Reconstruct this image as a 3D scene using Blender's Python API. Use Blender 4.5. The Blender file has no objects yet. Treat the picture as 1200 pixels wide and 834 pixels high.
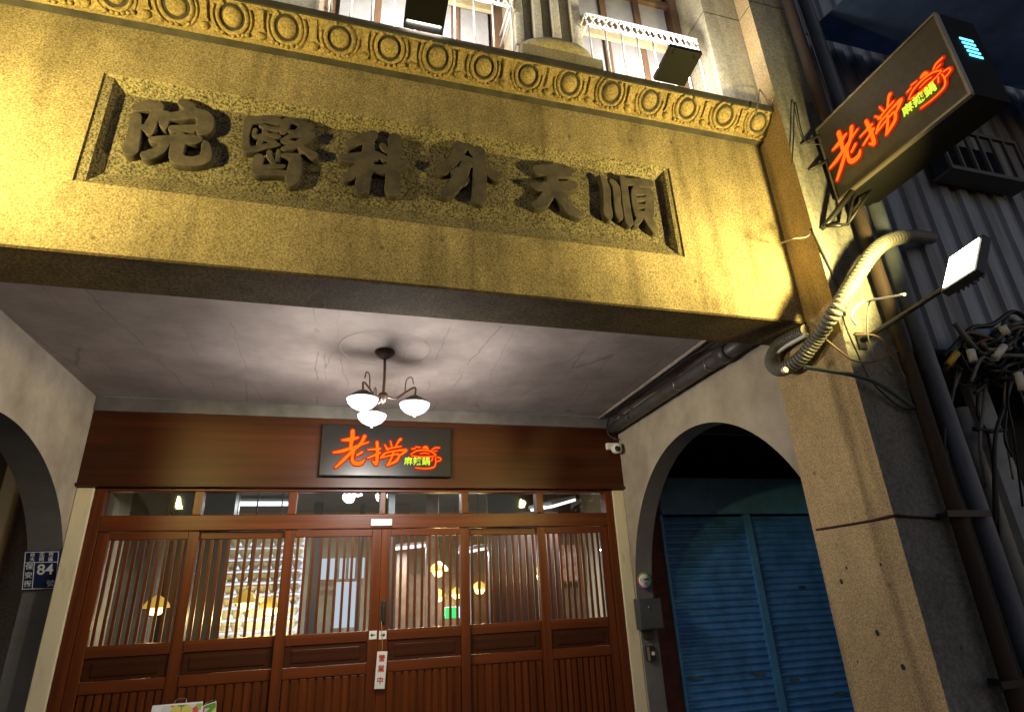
import bpy, bmesh, math, random
import numpy as np
from mathutils import Vector, Matrix
random.seed(7)
S = bpy.context.scene
COL = S.collection

# ------------------------------------------------------------------ camera
RC = np.array([[0.96143923, -0.27156303, -0.04345258],
               [0.06521988, 0.3786318, -0.92324662],
               [0.26717218, 0.88481155, 0.38174277]])
FPX, CAMZ = 691.04, 1.6
cd = bpy.data.cameras.new('camera'); cam = bpy.data.objects.new('camera', cd); COL.objects.link(cam)
m = Matrix.Identity(4)
for i in range(3):
    m[i][0] = RC[0][i]; m[i][1] = -RC[1][i]; m[i][2] = -RC[2][i]
m[2][3] = CAMZ
cam.matrix_world = m
cd.sensor_width = 36; cd.lens = 36 * FPX / 1200; cd.clip_start = .02; cd.clip_end = 600
S.camera = cam

# ------------------------------------------------------------------ night sky and exposure
w = bpy.data.worlds.new('World'); S.world = w; w.use_nodes = True
nt = w.node_tree; bg = nt.nodes['Background']
sky = nt.nodes.new('ShaderNodeTexSky'); sky.sky_type = 'NISHITA'; sky.sun_disc = False
sky.sun_elevation = math.radians(-3); sky.sun_rotation = math.radians(150)
nt.links.new(sky.outputs[0], bg.inputs[0]); bg.inputs[1].default_value = 1.9
S.view_settings.view_transform = 'Standard'; S.view_settings.look = 'None'
S.view_settings.exposure = 0; S.view_settings.gamma = 1
S.render.engine = 'CYCLES'
try:
    S.cycles.use_denoising = True; S.cycles.denoiser = 'OPENIMAGEDENOISE'
    S.cycles.max_bounces = 7; S.cycles.transparent_max_bounces = 12
    S.cycles.sample_clamp_indirect = 4; S.cycles.caustics_reflective = False; S.cycles.caustics_refractive = False
except Exception:
    pass

P_FLOOD, P_UP, P_BOWL, P_PEND, P_PANEL = 74, 38, 26.0, 6, 40

# ------------------------------------------------------------------ pixel of the photo -> point on a real plane
def ray(x, y):
    return Vector(RC.T @ np.array([(x - 600) / FPX, (y - 417) / FPX, 1.0]))
def onY(x, y, Y):
    d = ray(x, y); return Vector((0, 0, CAMZ)) + d * (Y / d.y)
def onX(x, y, X):
    d = ray(x, y); return Vector((0, 0, CAMZ)) + d * (X / d.x)

# ------------------------------------------------------------------ materials
MATS = {}
def mat(name, col, rough=.7, metal=0, var=.0, scale=8, bump=0, bscale=None, emit=None, es=0, col2=None, stretch=None, spec=None, detail=6, ramp=(.35, .65)):
    if name in MATS: return MATS[name]
    M = bpy.data.materials.new(name); M.use_nodes = True; MATS[name] = M
    n = M.node_tree.nodes; l = M.node_tree.links; b = n['Principled BSDF']
    b.inputs['Roughness'].default_value = rough; b.inputs['Metallic'].default_value = metal
    if spec is not None: b.inputs['Specular IOR Level'].default_value = spec
    b.inputs['Base Color'].default_value = (*col, 1)
    tc = n.new('ShaderNodeTexCoord'); mp = n.new('ShaderNodeMapping'); l.new(tc.outputs['Object'], mp.inputs[0])
    if stretch: mp.inputs['Scale'].default_value = stretch
    if var or col2:
        t = n.new('ShaderNodeTexNoise'); t.inputs['Scale'].default_value = scale; t.inputs['Detail'].default_value = detail; t.inputs['Roughness'].default_value = .65
        l.new(mp.outputs[0], t.inputs[0])
        r = n.new('ShaderNodeValToRGB'); l.new(t.outputs['Fac'], r.inputs[0])
        c2 = col2 or tuple(c * (1 - var) for c in col)
        c1 = col if col2 else tuple(min(1, c * (1 + var * .6)) for c in col)
        r.color_ramp.elements[0].position = ramp[0]; r.color_ramp.elements[1].position = ramp[1]
        r.color_ramp.elements[0].color = (*c2, 1); r.color_ramp.elements[1].color = (*c1, 1)
        l.new(r.outputs[0], b.inputs['Base Color'])
    if bump:
        t2 = n.new('ShaderNodeTexNoise'); t2.inputs['Scale'].default_value = bscale or scale; t2.inputs['Detail'].default_value = 5
        l.new(mp.outputs[0], t2.inputs[0])
        bp = n.new('ShaderNodeBump'); bp.inputs['Strength'].default_value = bump; bp.inputs['Distance'].default_value = .01
        l.new(t2.outputs['Fac'], bp.inputs['Height']); l.new(bp.outputs[0], b.inputs['Normal'])
    if emit:
        b.inputs['Emission Color'].default_value = (*emit, 1); b.inputs['Emission Strength'].default_value = es
    return M

def stucco(name, c1, c2, grain=110, stain=(.75, 1.1), bump=.7, rough=.9, drip=.25):
    """washed-pebble render: fine stone grains, large faint weather stains"""
    M = bpy.data.materials.new(name); M.use_nodes = True; MATS[name] = M
    n = M.node_tree.nodes; l = M.node_tree.links; b = n['Principled BSDF']
    b.inputs['Roughness'].default_value = rough; b.inputs['Specular IOR Level'].default_value = .25
    geo = n.new('ShaderNodeNewGeometry'); tc = type('T', (), {'outputs': {'Object': geo.outputs['Position']}})
    g = n.new('ShaderNodeTexNoise'); g.inputs['Scale'].default_value = grain; g.inputs['Detail'].default_value = 3; g.inputs['Roughness'].default_value = .7
    l.new(tc.outputs['Object'], g.inputs[0])
    r = n.new('ShaderNodeValToRGB'); l.new(g.outputs['Fac'], r.inputs[0])
    r.color_ramp.elements[0].position = .36; r.color_ramp.elements[1].position = .62
    r.color_ramp.elements[0].color = (*c2, 1); r.color_ramp.elements[1].color = (*c1, 1)
    mp = n.new('ShaderNodeMapping'); mp.inputs['Scale'].default_value = (1, 1, .55); l.new(tc.outputs['Object'], mp.inputs[0])
    s = n.new('ShaderNodeTexNoise'); s.inputs['Scale'].default_value = 3.2; s.inputs['Detail'].default_value = 8; s.inputs['Roughness'].default_value = .7
    l.new(mp.outputs[0], s.inputs[0])
    mr = n.new('ShaderNodeMapRange'); mr.inputs[1].default_value = .3; mr.inputs[2].default_value = .7
    mr.inputs[3].default_value = stain[0]; mr.inputs[4].default_value = stain[1]; l.new(s.outputs['Fac'], mr.inputs[0])
    v = n.new('ShaderNodeTexVoronoi'); v.inputs['Scale'].default_value = 4.5; v.inputs['Randomness'].default_value = 1
    l.new(tc.outputs['Object'], v.inputs[0])
    mr2 = n.new('ShaderNodeMapRange'); mr2.inputs[1].default_value = .02; mr2.inputs[2].default_value = .075; mr2.inputs[3].default_value = .45; mr2.inputs[4].default_value = 1
    l.new(v.outputs['Distance'], mr2.inputs[0])
    mu = n.new('ShaderNodeMath'); mu.operation = 'MULTIPLY'; l.new(mr.outputs[0], mu.inputs[0]); l.new(mr2.outputs[0], mu.inputs[1])
    mp3 = n.new('ShaderNodeMapping'); mp3.inputs['Scale'].default_value = (5, 5, .35); l.new(geo.outputs['Position'], mp3.inputs[0])
    dn = n.new('ShaderNodeTexNoise'); dn.inputs['Scale'].default_value = 1.6; dn.inputs['Detail'].default_value = 4; l.new(mp3.outputs[0], dn.inputs[0])
    mr3 = n.new('ShaderNodeMapRange'); mr3.inputs[1].default_value = .52; mr3.inputs[2].default_value = .68; mr3.inputs[3].default_value = 1; mr3.inputs[4].default_value = 1 - drip; l.new(dn.outputs['Fac'], mr3.inputs[0])
    mu2 = n.new('ShaderNodeMath'); mu2.operation = 'MULTIPLY'; l.new(mu.outputs[0], mu2.inputs[0]); l.new(mr3.outputs[0], mu2.inputs[1]); mu = mu2
    mx = n.new('ShaderNodeVectorMath'); mx.operation = 'SCALE'; l.new(r.outputs[0], mx.inputs[0]); l.new(mu.outputs[0], mx.inputs['Scale'])
    l.new(mx.outputs[0], b.inputs['Base Color'])
    bp = n.new('ShaderNodeBump'); bp.inputs['Strength'].default_value = bump; bp.inputs['Distance'].default_value = .004
    l.new(g.outputs['Fac'], bp.inputs['Height']); l.new(bp.outputs[0], b.inputs['Normal'])
    return M

def emission(name, col, s):
    M = bpy.data.materials.new(name); M.use_nodes = True; MATS[name] = M
    n = M.node_tree.nodes; n.remove(n['Principled BSDF']); e = n.new('ShaderNodeEmission')
    e.inputs[0].default_value = (*col, 1); e.inputs[1].default_value = s
    M.node_tree.links.new(e.outputs[0], n['Material Output'].inputs[0]); return M

def glass(name, tint=(.93, .95, .94)):
    M = bpy.data.materials.new(name); M.use_nodes = True; MATS[name] = M
    n = M.node_tree.nodes; l = M.node_tree.links; n.remove(n['Principled BSDF'])
    t = n.new('ShaderNodeBsdfTransparent'); t.inputs[0].default_value = (*tint, 1)
    g = n.new('ShaderNodeBsdfGlossy'); g.inputs['Roughness'].default_value = .02
    f = n.new('ShaderNodeFresnel'); f.inputs[0].default_value = 1.5
    x = n.new('ShaderNodeMixShader'); l.new(f.outputs[0], x.inputs[0]); l.new(t.outputs[0], x.inputs[1]); l.new(g.outputs[0], x.inputs[2])
    l.new(x.outputs[0], n['Material Output'].inputs[0]); return M

M_FASCIA = stucco('tan_pebble_render', (.45, .36, .21), (.165, .125, .07), grain=125, stain=(.52, 1.15), drip=.35)
M_FIELD = stucco('dark_pebble_field', (.25, .21, .13), (.02, .018, .014), grain=95, bump=1)
M_SOFFIT = stucco('shaded_soffit_render', (.105, .072, .038), (.035, .025, .014), grain=70, stain=(.6, 1.2))  # beam underside: its shade is put into a darker render colour
M_PANEL = stucco('coarse_pebble_render', (.33, .275, .16), (.03, .026, .018), grain=105, bump=1)
M_ORN = stucco('cast_plaster_tan', (.47, .36, .17), (.22, .155, .065), grain=90, bump=.6)
M_PIER = stucco('brown_pier_render', (.66, .49, .27), (.34, .245, .125), grain=120, drip=.4)
M_CEMENT = stucco('grey_cement_render', (.30, .295, .28), (.19, .185, .175), grain=60, stain=(.55, 1.1), bump=.35, drip=.5)
M_WALLUP = stucco('pale_upper_render', (.52, .48, .37), (.34, .30, .22), grain=80, bump=.5)
M_BLOCK = stucco('grey_base_block', (.33, .29, .2), (.2, .17, .11), grain=90)
M_CHAR = mat('weathered_cement_lettering', (.075, .058, .048), .8, col2=(.024, .02, .018), scale=11, bump=.45, bscale=28)
M_CAP_GROOVE_SHADE = mat('weathered_cap_and_groove_shade', (.05, .045, .04), .9, var=.4, scale=10, bump=.4)  # cap and joints; also the painted groove shade round the eggs
M_PLASTER = mat('aged_plaster', (.42, .37, .31), .85, col2=(.25, .215, .175), scale=2.4, bump=.15, bscale=12, ramp=(.3, .62))
M_GREYPAINT = mat('grey_arch_paint', (.17, .17, .175), .7, col2=(.12, .12, .125), scale=3, bump=.1)
M_WOOD = mat('red_brown_timber', (.15, .034, .005), .34, col2=(.06, .012, .0025), scale=9, spec=.35, stretch=(2.5, 2.5, .07), bump=.06, bscale=25, ramp=(.28, .66))
M_WOODH = mat('red_brown_board', (.075, .017, .003), .38, col2=(.026, .0055, .0015), scale=7, spec=.3, stretch=(.07, 2, 2.5), bump=.05, bscale=20, ramp=(.3, .7))
M_WOODR = mat('red_brown_rail', (.15, .034, .005), .34, col2=(.06, .012, .0025), scale=9, spec=.35, stretch=(.08, 2.5, 2.5), bump=.06, bscale=25, ramp=(.28, .66))
M_TRIM = mat('cream_worn_post', (.74, .66, .46), .7, col2=(.45, .36, .22), scale=9, stretch=(1, 1, .25), ramp=(.25, .5))
M_WINWOOD = mat('old_window_timber', (.21, .125, .07), .7, col2=(.11, .055, .03), scale=7, stretch=(1, 1, .2), bump=.2)
M_CREAM = mat('pale_window_rail', (.55, .43, .25), .7, var=.3, scale=8)
M_PANE = mat('dusty_window_pane', (.46, .45, .47), .3, var=.25, scale=3)
M_WHITEIRON = mat('white_painted_iron', (.72, .73, .75), .5, var=.15, scale=20)
M_BLACKMET = mat('black_powder_metal', (.014, .0135, .013), .5, var=.2, scale=12)
M_DARKSIGN = mat('dark_sign_face', (.010, .0095, .0095), .3, var=.25, scale=14)
M_SIGNTAN = mat('brown_sign_face', (.085, .072, .06), .45, col2=(.062, .052, .042), scale=30)
M_ALU = mat('sign_edge_metal', (.35, .3, .24), .35, metal=.8)
M_RUST = mat('rusty_pipe', (.05, .03, .023), .8, col2=(.022, .014, .011), scale=9, stretch=(1, 1, .2), bump=.3, bscale=30)
M_BLUEPIPE = mat('blue_grey_pipe', (.11, .13, .18), .5, var=.45, scale=7, stretch=(1, 1, .25))
M_GREYPIPE = mat('grey_plastic_pipe', (.20, .21, .21), .45, var=.35, scale=6)
M_HOSE = mat('grey_beige_hose', (.19, .185, .165), .45, var=.15, scale=14)
M_CABLE = mat('black_cable', (.02, .02, .022), .5)
M_GREYCABLE = mat('grey_cable', (.20, .19, .17), .55)
M_GREENCABLE = mat('teal_cable', (.06, .085, .075), .5)
M_BROWNCABLE = mat('brown_cable', (.20, .12, .08), .55)
M_TIN = mat('corrugated_tin', (.40, .46, .56), .5, metal=.05, col2=(.11, .075, .055), scale=3.2, stretch=(1, 1, .1), bump=.1, ramp=(.3, .6))
M_SHUTTER = mat('blue_roller_shutter', (.08, .29, .72), .45, col2=(.04, .16, .42), scale=4.5, bump=.08)
M_SHUTTERTOP = mat('teal_shutter_box', (.08, .27, .58), .55, var=.3, scale=3)
M_BRICK = None
M_DARK = mat('dark_matte_wall', (.035, .033, .032), .9, var=.4, scale=4)  # plain near-black colour for backing walls, posts and holes
M_BEIGE = mat('beige_room_wall', (.30, .25, .17), .8, var=.2, scale=2)
M_WHITE = mat('white_plastic', (.75, .75, .75), .4)
M_OFFWHITE = mat('white_laminate', (.8, .8, .8), .5)
M_BLUEPLATE = mat('navy_enamel', (.012, .022, .085), .35)
M_GLASS = glass('shop_glass')
M_NEON = emission('orange_neon', (1.0, .15, .008), 1.6)
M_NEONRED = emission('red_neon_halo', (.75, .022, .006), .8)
M_NEONYEL = emission('yellow_neon', (.75, .95, .06), 1.15)
M_BLUELED = emission('cyan_led', (.12, .62, 1.0), 3.0)
M_FLOODLENS = emission('floodlight_lens', (1.0, .97, .80), 14)
M_BOWLGLOW = emission('bowl_lamp_glow', (.80, .92, 1.0), 2.2)
M_PENDGLOW = emission('warm_globe_glow', (1.0, .74, .22), 7)
M_PANELGLOW = emission('white_tube_glow', (.86, .93, 1.0), 2.2)
M_GREENSIGN = emission('green_exit_glow', (.05, .8, .2), 1.5)

def brick_mat():
    M = bpy.data.materials.new('dark_red_brick'); M.use_nodes = True
    n = M.node_tree.nodes; l = M.node_tree.links; b = n['Principled BSDF']; b.inputs['Roughness'].default_value = .85
    tc = n.new('ShaderNodeTexCoord'); mp = n.new('ShaderNodeMapping'); mp.inputs['Rotation'].default_value = (math.radians(90), 0, 0)
    l.new(tc.outputs['Object'], mp.inputs[0])
    t = n.new('ShaderNodeTexBrick'); l.new(mp.outputs[0], t.inputs[0]); t.inputs['Scale'].default_value = 4.5
    t.inputs['Color1'].default_value = (.13, .035, .022, 1); t.inputs['Color2'].default_value = (.085, .024, .017, 1); t.inputs['Mortar'].default_value = (.05, .035, .03, 1)
    t.inputs['Mortar Size'].default_value = .015
    l.new(t.outputs[0], b.inputs['Base Color'])
    return M
M_BRICK = brick_mat()

# ------------------------------------------------------------------ mesh helpers
WLOC = {}
def link(o, parent=None, world=Vector((0, 0, 0))):
    COL.objects.link(o); WLOC[o.name] = Vector(world)
    if parent:
        o.parent = parent; o.location = Vector(world) - WLOC[parent.name]
    else: o.location = world
    return o
def thing(name, label, cat, loc, group=None):
    o = bpy.data.objects.new(name, None); o.empty_display_size = .1
    link(o, None, Vector(loc)); o['label'] = label; o['category'] = cat
    if group: o['group'] = group
    return o
def tag(o, label, cat, group=None):
    o['label'] = label; o['category'] = cat
    if group: o['group'] = group
    return o
def finish(name, me, mats, parent=None, smooth=False):
    if not isinstance(mats, (list, tuple)): mats = [mats]
    for x in mats: me.materials.append(x)
    n = len(me.vertices); co = np.empty(n * 3); me.vertices.foreach_get('co', co); co = co.reshape(-1, 3)
    lo, hi = co.min(0), co.max(0); c = Vector(((lo[0] + hi[0]) / 2, (lo[1] + hi[1]) / 2, lo[2]))
    me.transform(Matrix.Translation(-c))
    if smooth:
        for p in me.polygons: p.use_smooth = True
    o = bpy.data.objects.new(name, me)
    return link(o, parent, c)
def obj(name, bm, mats, parent=None, smooth=False, bevel=0):
    me = bpy.data.meshes.new(name)
    bm.normal_update(); bm.to_mesh(me); bm.free()
    o = finish(name, me, mats, parent, smooth)
    if bevel:
        b = o.modifiers.new('bevel', 'BEVEL'); b.width = bevel; b.segments = 2; b.limit_method = 'ANGLE'
    return o
def struct(name, bm, mats):
    o = obj(name, bm, mats); o['kind'] = 'structure'; return o
def B(): return bmesh.new()
def box(bm, x0, x1, y0, y1, z0, z1, mi=0):
    v = [bm.verts.new((x, y, z)) for x in (x0, x1) for y in (y0, y1) for z in (z0, z1)]
    fs = [(0, 1, 3, 2), (4, 6, 7, 5), (0, 4, 5, 1), (2, 3, 7, 6), (0, 2, 6, 4), (1, 5, 7, 3)]
    out = []
    for f in fs:
        q = bm.faces.new([v[i] for i in f]); q.material_index = mi; out.append(q)
    return out   # faces: -x, +x, -y, +y, -z, +z
def obox(bm, M, sx, sy, sz, mi=0):
    """box centred on M"""
    v = [bm.verts.new(M @ Vector((x * sx / 2, y * sy / 2, z * sz / 2))) for x in (-1, 1) for y in (-1, 1) for z in (-1, 1)]
    for f in [(0, 1, 3, 2), (4, 6, 7, 5), (0, 4, 5, 1), (2, 3, 7, 6), (0, 2, 6, 4), (1, 5, 7, 3)]:
        q = bm.faces.new([v[i] for i in f]); q.material_index = mi
def catmull(pts, n=8):
    P = [np.array(p, float) for p in pts]
    if len(P) < 3:
        return [P[0] + (P[-1] - P[0]) * t for t in np.linspace(0, 1, n + 1)]
    P = [2 * P[0] - P[1]] + P + [2 * P[-1] - P[-2]]
    out = []
    for i in range(1, len(P) - 2):
        a, b, c, d = P[i - 1:i + 3]
        for k in range(n):
            t = k / n
            out.append(.5 * ((2 * b) + (-a + c) * t + (2 * a - 5 * b + 4 * c - d) * t * t + (-a + 3 * b - 3 * c + d) * t ** 3))
    out.append(P[-2]); return out
def tube(bm, pts, r, seg=8, n=8, smooth=True, ridge=0, mi=0, cap=True):
    """round bar along a path; ridge > 0 steps it like a corrugated hose (grooves take the second material)"""
    C = [Vector(p) for p in (catmull(pts, n) if smooth else pts)]
    rings = []; up = Vector((0.13, .21, 1)).normalized(); prev = None
    for i, p in enumerate(C):
        d = (C[min(i + 1, len(C) - 1)] - C[max(i - 1, 0)]).normalized()
        if prev is None:
            a = d.cross(up); a = a if a.length > .05 else d.cross(Vector((1, 0, 0)))
        else: a = prev - d * prev.dot(d)
        a.normalize(); prev = a; b = d.cross(a)
        rr = r + (ridge if ridge and i % 4 < 2 else 0)
        rings.append([bm.verts.new(p + (a * math.cos(t) + b * math.sin(t)) * rr) for t in [2 * math.pi * k / seg for k in range(seg)]])
    for i in range(len(rings) - 1):
        for k in range(seg):
            f = bm.faces.new([rings[i][k], rings[i][(k + 1) % seg], rings[i + 1][(k + 1) % seg], rings[i + 1][k]]); f.material_index = 1 if ridge and i % 4 == 2 else mi; f.smooth = not ridge
    if cap:
        for q in (rings[0][::-1], rings[-1]):
            f = bm.faces.new(q); f.material_index = mi
def lathe(bm, M, prof, seg=24, mi=0):
    """prof: (radius, height) turned round M's z axis"""
    rings = []
    for r, h in prof:
        rings.append([bm.verts.new(M @ Vector((max(r, 1e-4) * math.cos(2 * math.pi * k / seg), max(r, 1e-4) * math.sin(2 * math.pi * k / seg), h))) for k in range(seg)])
    for i in range(len(rings) - 1):
        for k in range(seg):
            f = bm.faces.new([rings[i][k], rings[i][(k + 1) % seg], rings[i + 1][(k + 1) % seg], rings[i + 1][k]]); f.smooth = True; f.material_index = mi
def frame(o, ux, uy):
    ux = Vector(ux).normalized(); uy = Vector(uy).normalized(); uz = ux.cross(uy)
    M = Matrix.Identity(4)
    for i in range(3):
        M[i][0] = ux[i]; M[i][1] = uy[i]; M[i][2] = uz[i]; M[i][3] = o[i]
    return M
FACADE = ((1, 0, 0), (0, 0, 1))       # local x right, y up, z toward the street
WESTWARD = ((0, -1, 0), (0, 0, 1))    # a face that looks toward -x

def curve_mesh(name, cu, M, mats, parent, smooth=False):
    t = bpy.data.objects.new('tmp', cu); COL.objects.link(t)
    dg = bpy.context.evaluated_depsgraph_get(); dg.update()
    me = bpy.data.meshes.new_from_object(t.evaluated_get(dg)); bpy.data.objects.remove(t)
    me.name = name; me.materials.clear(); me.transform(M)
    o = finish(name, me, mats, parent)
    return o
def text(name, s, size, M, mt, parent, extrude=.001, bold=0, align='CENTER', sx=1):
    cu = bpy.data.curves.new('txt', 'FONT'); cu.body = s; cu.size = size; cu.extrude = extrude; cu.offset = bold
    cu.align_x = align; cu.align_y = 'CENTER'; cu.resolution_u = 4
    return curve_mesh(name, cu, M @ Matrix.Diagonal((sx, 1, 1, 1)), mt, parent)

def contours(strokes, cell, grow=0, soft=.0):
    """outline loops of the union of tapered brush strokes; strokes = lists of (x, y, width)"""
    segs = []
    for st in strokes:
        C = catmull(st, 5)
        for a, b in zip(C[:-1], C[1:]): segs.append((a, b))
    A = np.array([s[0] for s in segs]); Bb = np.array([s[1] for s in segs])
    wmax = max(A[:, 2].max(), Bb[:, 2].max()) / 2 + grow + 3 * cell
    x0, y0 = np.minimum(A, Bb)[:, :2].min(0) - wmax; x1, y1 = np.maximum(A, Bb)[:, :2].max(0) + wmax
    nx, ny = int((x1 - x0) / cell) + 2, int((y1 - y0) / cell) + 2
    gx, gy = np.meshgrid(x0 + np.arange(nx) * cell, y0 + np.arange(ny) * cell)
    F = np.full(gx.shape, 1e9)
    for a, b in zip(A, Bb):
        d = b - a; L2 = d[0] ** 2 + d[1] ** 2 + 1e-12
        t = np.clip(((gx - a[0]) * d[0] + (gy - a[1]) * d[1]) / L2, 0, 1)
        dist = np.hypot(gx - a[0] - t * d[0], gy - a[1] - t * d[1]) - (a[2] + t * d[2]) / 2
        F = np.minimum(F, dist)
    F = F - grow + 1e-7
    if soft:
        for _ in range(2):
            F[1:-1, 1:-1] = (F[1:-1, 1:-1] * 4 + F[:-2, 1:-1] + F[2:, 1:-1] + F[1:-1, :-2] + F[1:-1, 2:]) / 8
    ins = F < 0
    code = ins[:-1, :-1] * 1 + ins[:-1, 1:] * 2 + ins[1:, 1:] * 4 + ins[1:, :-1] * 8
    edges = {}
    def pt(j, i, e):
        (ja, ia), (jb, ib) = {0: ((j, i), (j, i + 1)), 1: ((j, i + 1), (j + 1, i + 1)), 2: ((j + 1, i), (j + 1, i + 1)), 3: ((j, i), (j + 1, i))}[e]
        return ((ja, ia), (jb, ib))
    T = {1: [(3, 0)], 2: [(0, 1)], 3: [(3, 1)], 4: [(1, 2)], 5: [(3, 0), (1, 2)], 6: [(0, 2)], 7: [(3, 2)], 8: [(2, 3)], 9: [(2, 0)], 10: [(0, 1), (2, 3)], 11: [(2, 1)], 12: [(1, 3)], 13: [(1, 0)], 14: [(0, 3)]}
    for j, i in zip(*np.nonzero((code > 0) & (code < 15))):
        for a, b in T[int(code[j, i])]: edges[pt(j, i, a)] = pt(j, i, b)
    def pos(k):
        (ja, ia), (jb, ib) = k; fa, fb = F[ja, ia], F[jb, ib]; t = fa / (fa - fb)
        return (gx[ja, ia] + t * (gx[jb, ib] - gx[ja, ia]), gy[ja, ia] + t * (gy[jb, ib] - gy[ja, ia]))
    loops = []
    while edges:
        k0 = next(iter(edges)); k = k0; L = []
        while k in edges:
            L.append(pos(k)); k = edges.pop(k)
        if len(L) > 8:
            P = np.array(L); P = (np.roll(P, 1, 0) + 2 * P + np.roll(P, -1, 0)) / 4
            loops.append(P[::2])
    return loops
def carved(name, strokes, M, mt, parent, depth, bevel=0, grow=0, cell=.004, soft=0):
    cu = bpy.data.curves.new(name, 'CURVE'); cu.dimensions = '2D'; cu.fill_mode = 'BOTH'; cu.extrude = depth / 2; cu.bevel_depth = bevel; cu.bevel_resolution = 2
    for L in contours(strokes, cell, grow, soft):
        sp = cu.splines.new('POLY'); sp.points.add(len(L) - 1); sp.use_cyclic_u = True
        sp.points.foreach_set('co', [c for p in L for c in (p[0], p[1], 0, 1)])
    return curve_mesh(name, cu, M, mt, parent)
def area(name, loc, direction, sx, sy, power, col, parent, spread=180):
    L = bpy.data.lights.new(name, 'AREA'); L.shape = 'RECTANGLE'; L.size = sx; L.size_y = sy; L.energy = power; L.color = col; L.spread = math.radians(spread)
    o = bpy.data.objects.new(name, L); link(o, parent, Vector(loc))
    o.rotation_euler = Vector(direction).to_track_quat('-Z', 'Y').to_euler(); return o
def point(name, loc, power, col, parent, r=.03):
    L = bpy.data.lights.new(name, 'POINT'); L.energy = power; L.color = col; L.shadow_soft_size = r
    return link(bpy.data.objects.new(name, L), parent, Vector(loc))

# ================================================================== SETTING
bm = B(); box(bm, -120, 120, -120, 120, -.5, -.12)
struct('road', bm, mat('asphalt', (.05, .05, .052), .85, var=.4, scale=3, bump=.4, bscale=60))
bm = B(); box(bm, -14, 14, 1.7, 4.82, -.118, .0)
struct('arcade_pavement', bm, mat('pavement_tile', (.26, .24, .22), .6, var=.3, scale=4, bump=.1))

# ================================================================== SHOPHOUSE
XL, XR, YF, YB, D = -1.75, 2.41, 2.362, 2.66, 4.8
ZB, ZC = 2.927, 3.105
house = thing('shophouse', 'old shophouse with tan carved lintel, arched arcade and timber shopfront', 'building', ((XL + XR) / 2, YF, 0))

# carved lintel beam with the sunk name panel
bm = B()
PX0, PX1, PZ0, PZ1 = -1.138, 1.716, 3.27, 3.87
IX0, IX1, IZ0, IZ1, PY = -1.06, 1.665, 3.36, 3.805, YF + .056
ZT = 4.195
def q(bm, a, b, c, d, mi=0):
    f = bm.faces.new([bm.verts.new(p) for p in (a, b, c, d)]); f.material_index = mi; return f
def fr(x0, x1, z0, z1): q(bm, (x0, YF, z0), (x1, YF, z0), (x1, YF, z1), (x0, YF, z1))
fr(XL, PX0, ZB, ZT); fr(PX1, XR, ZB, ZT); fr(PX0, PX1, ZB, PZ0); fr(PX0, PX1, PZ1, ZT)
def rect(dx0, dx1, dz0, dz1, y): return [(PX0 + dx0, y, PZ0 + dz0), (PX1 - dx1, y, PZ0 + dz0), (PX1 - dx1, y, PZ1 - dz1), (PX0 + dx0, y, PZ1 - dz1)]
RS = [rect(0, 0, 0, 0, YF), rect(.003, .003, .003, .006, YF + .007), rect(.040, .028, .012, .012, YF + .013), rect(.075, .045, .10, .058, PY)]
for O, I in zip(RS[:-1], RS[1:]):
    for k in range(4): q(bm, O[k], O[(k + 1) % 4], I[(k + 1) % 4], I[k], 1)
q(bm, *RS[-1], 3)
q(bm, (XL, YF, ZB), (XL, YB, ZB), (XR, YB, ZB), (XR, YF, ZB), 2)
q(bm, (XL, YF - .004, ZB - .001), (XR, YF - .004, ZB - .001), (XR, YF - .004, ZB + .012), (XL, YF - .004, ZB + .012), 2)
q(bm, (XL, YB, ZB), (XL, YB, ZT), (XR, YB, ZT), (XR, YB, ZB))
beam = obj('lintel_beam', bm, [M_FASCIA, M_PANEL, M_SOFFIT, M_FIELD], house)

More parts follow.
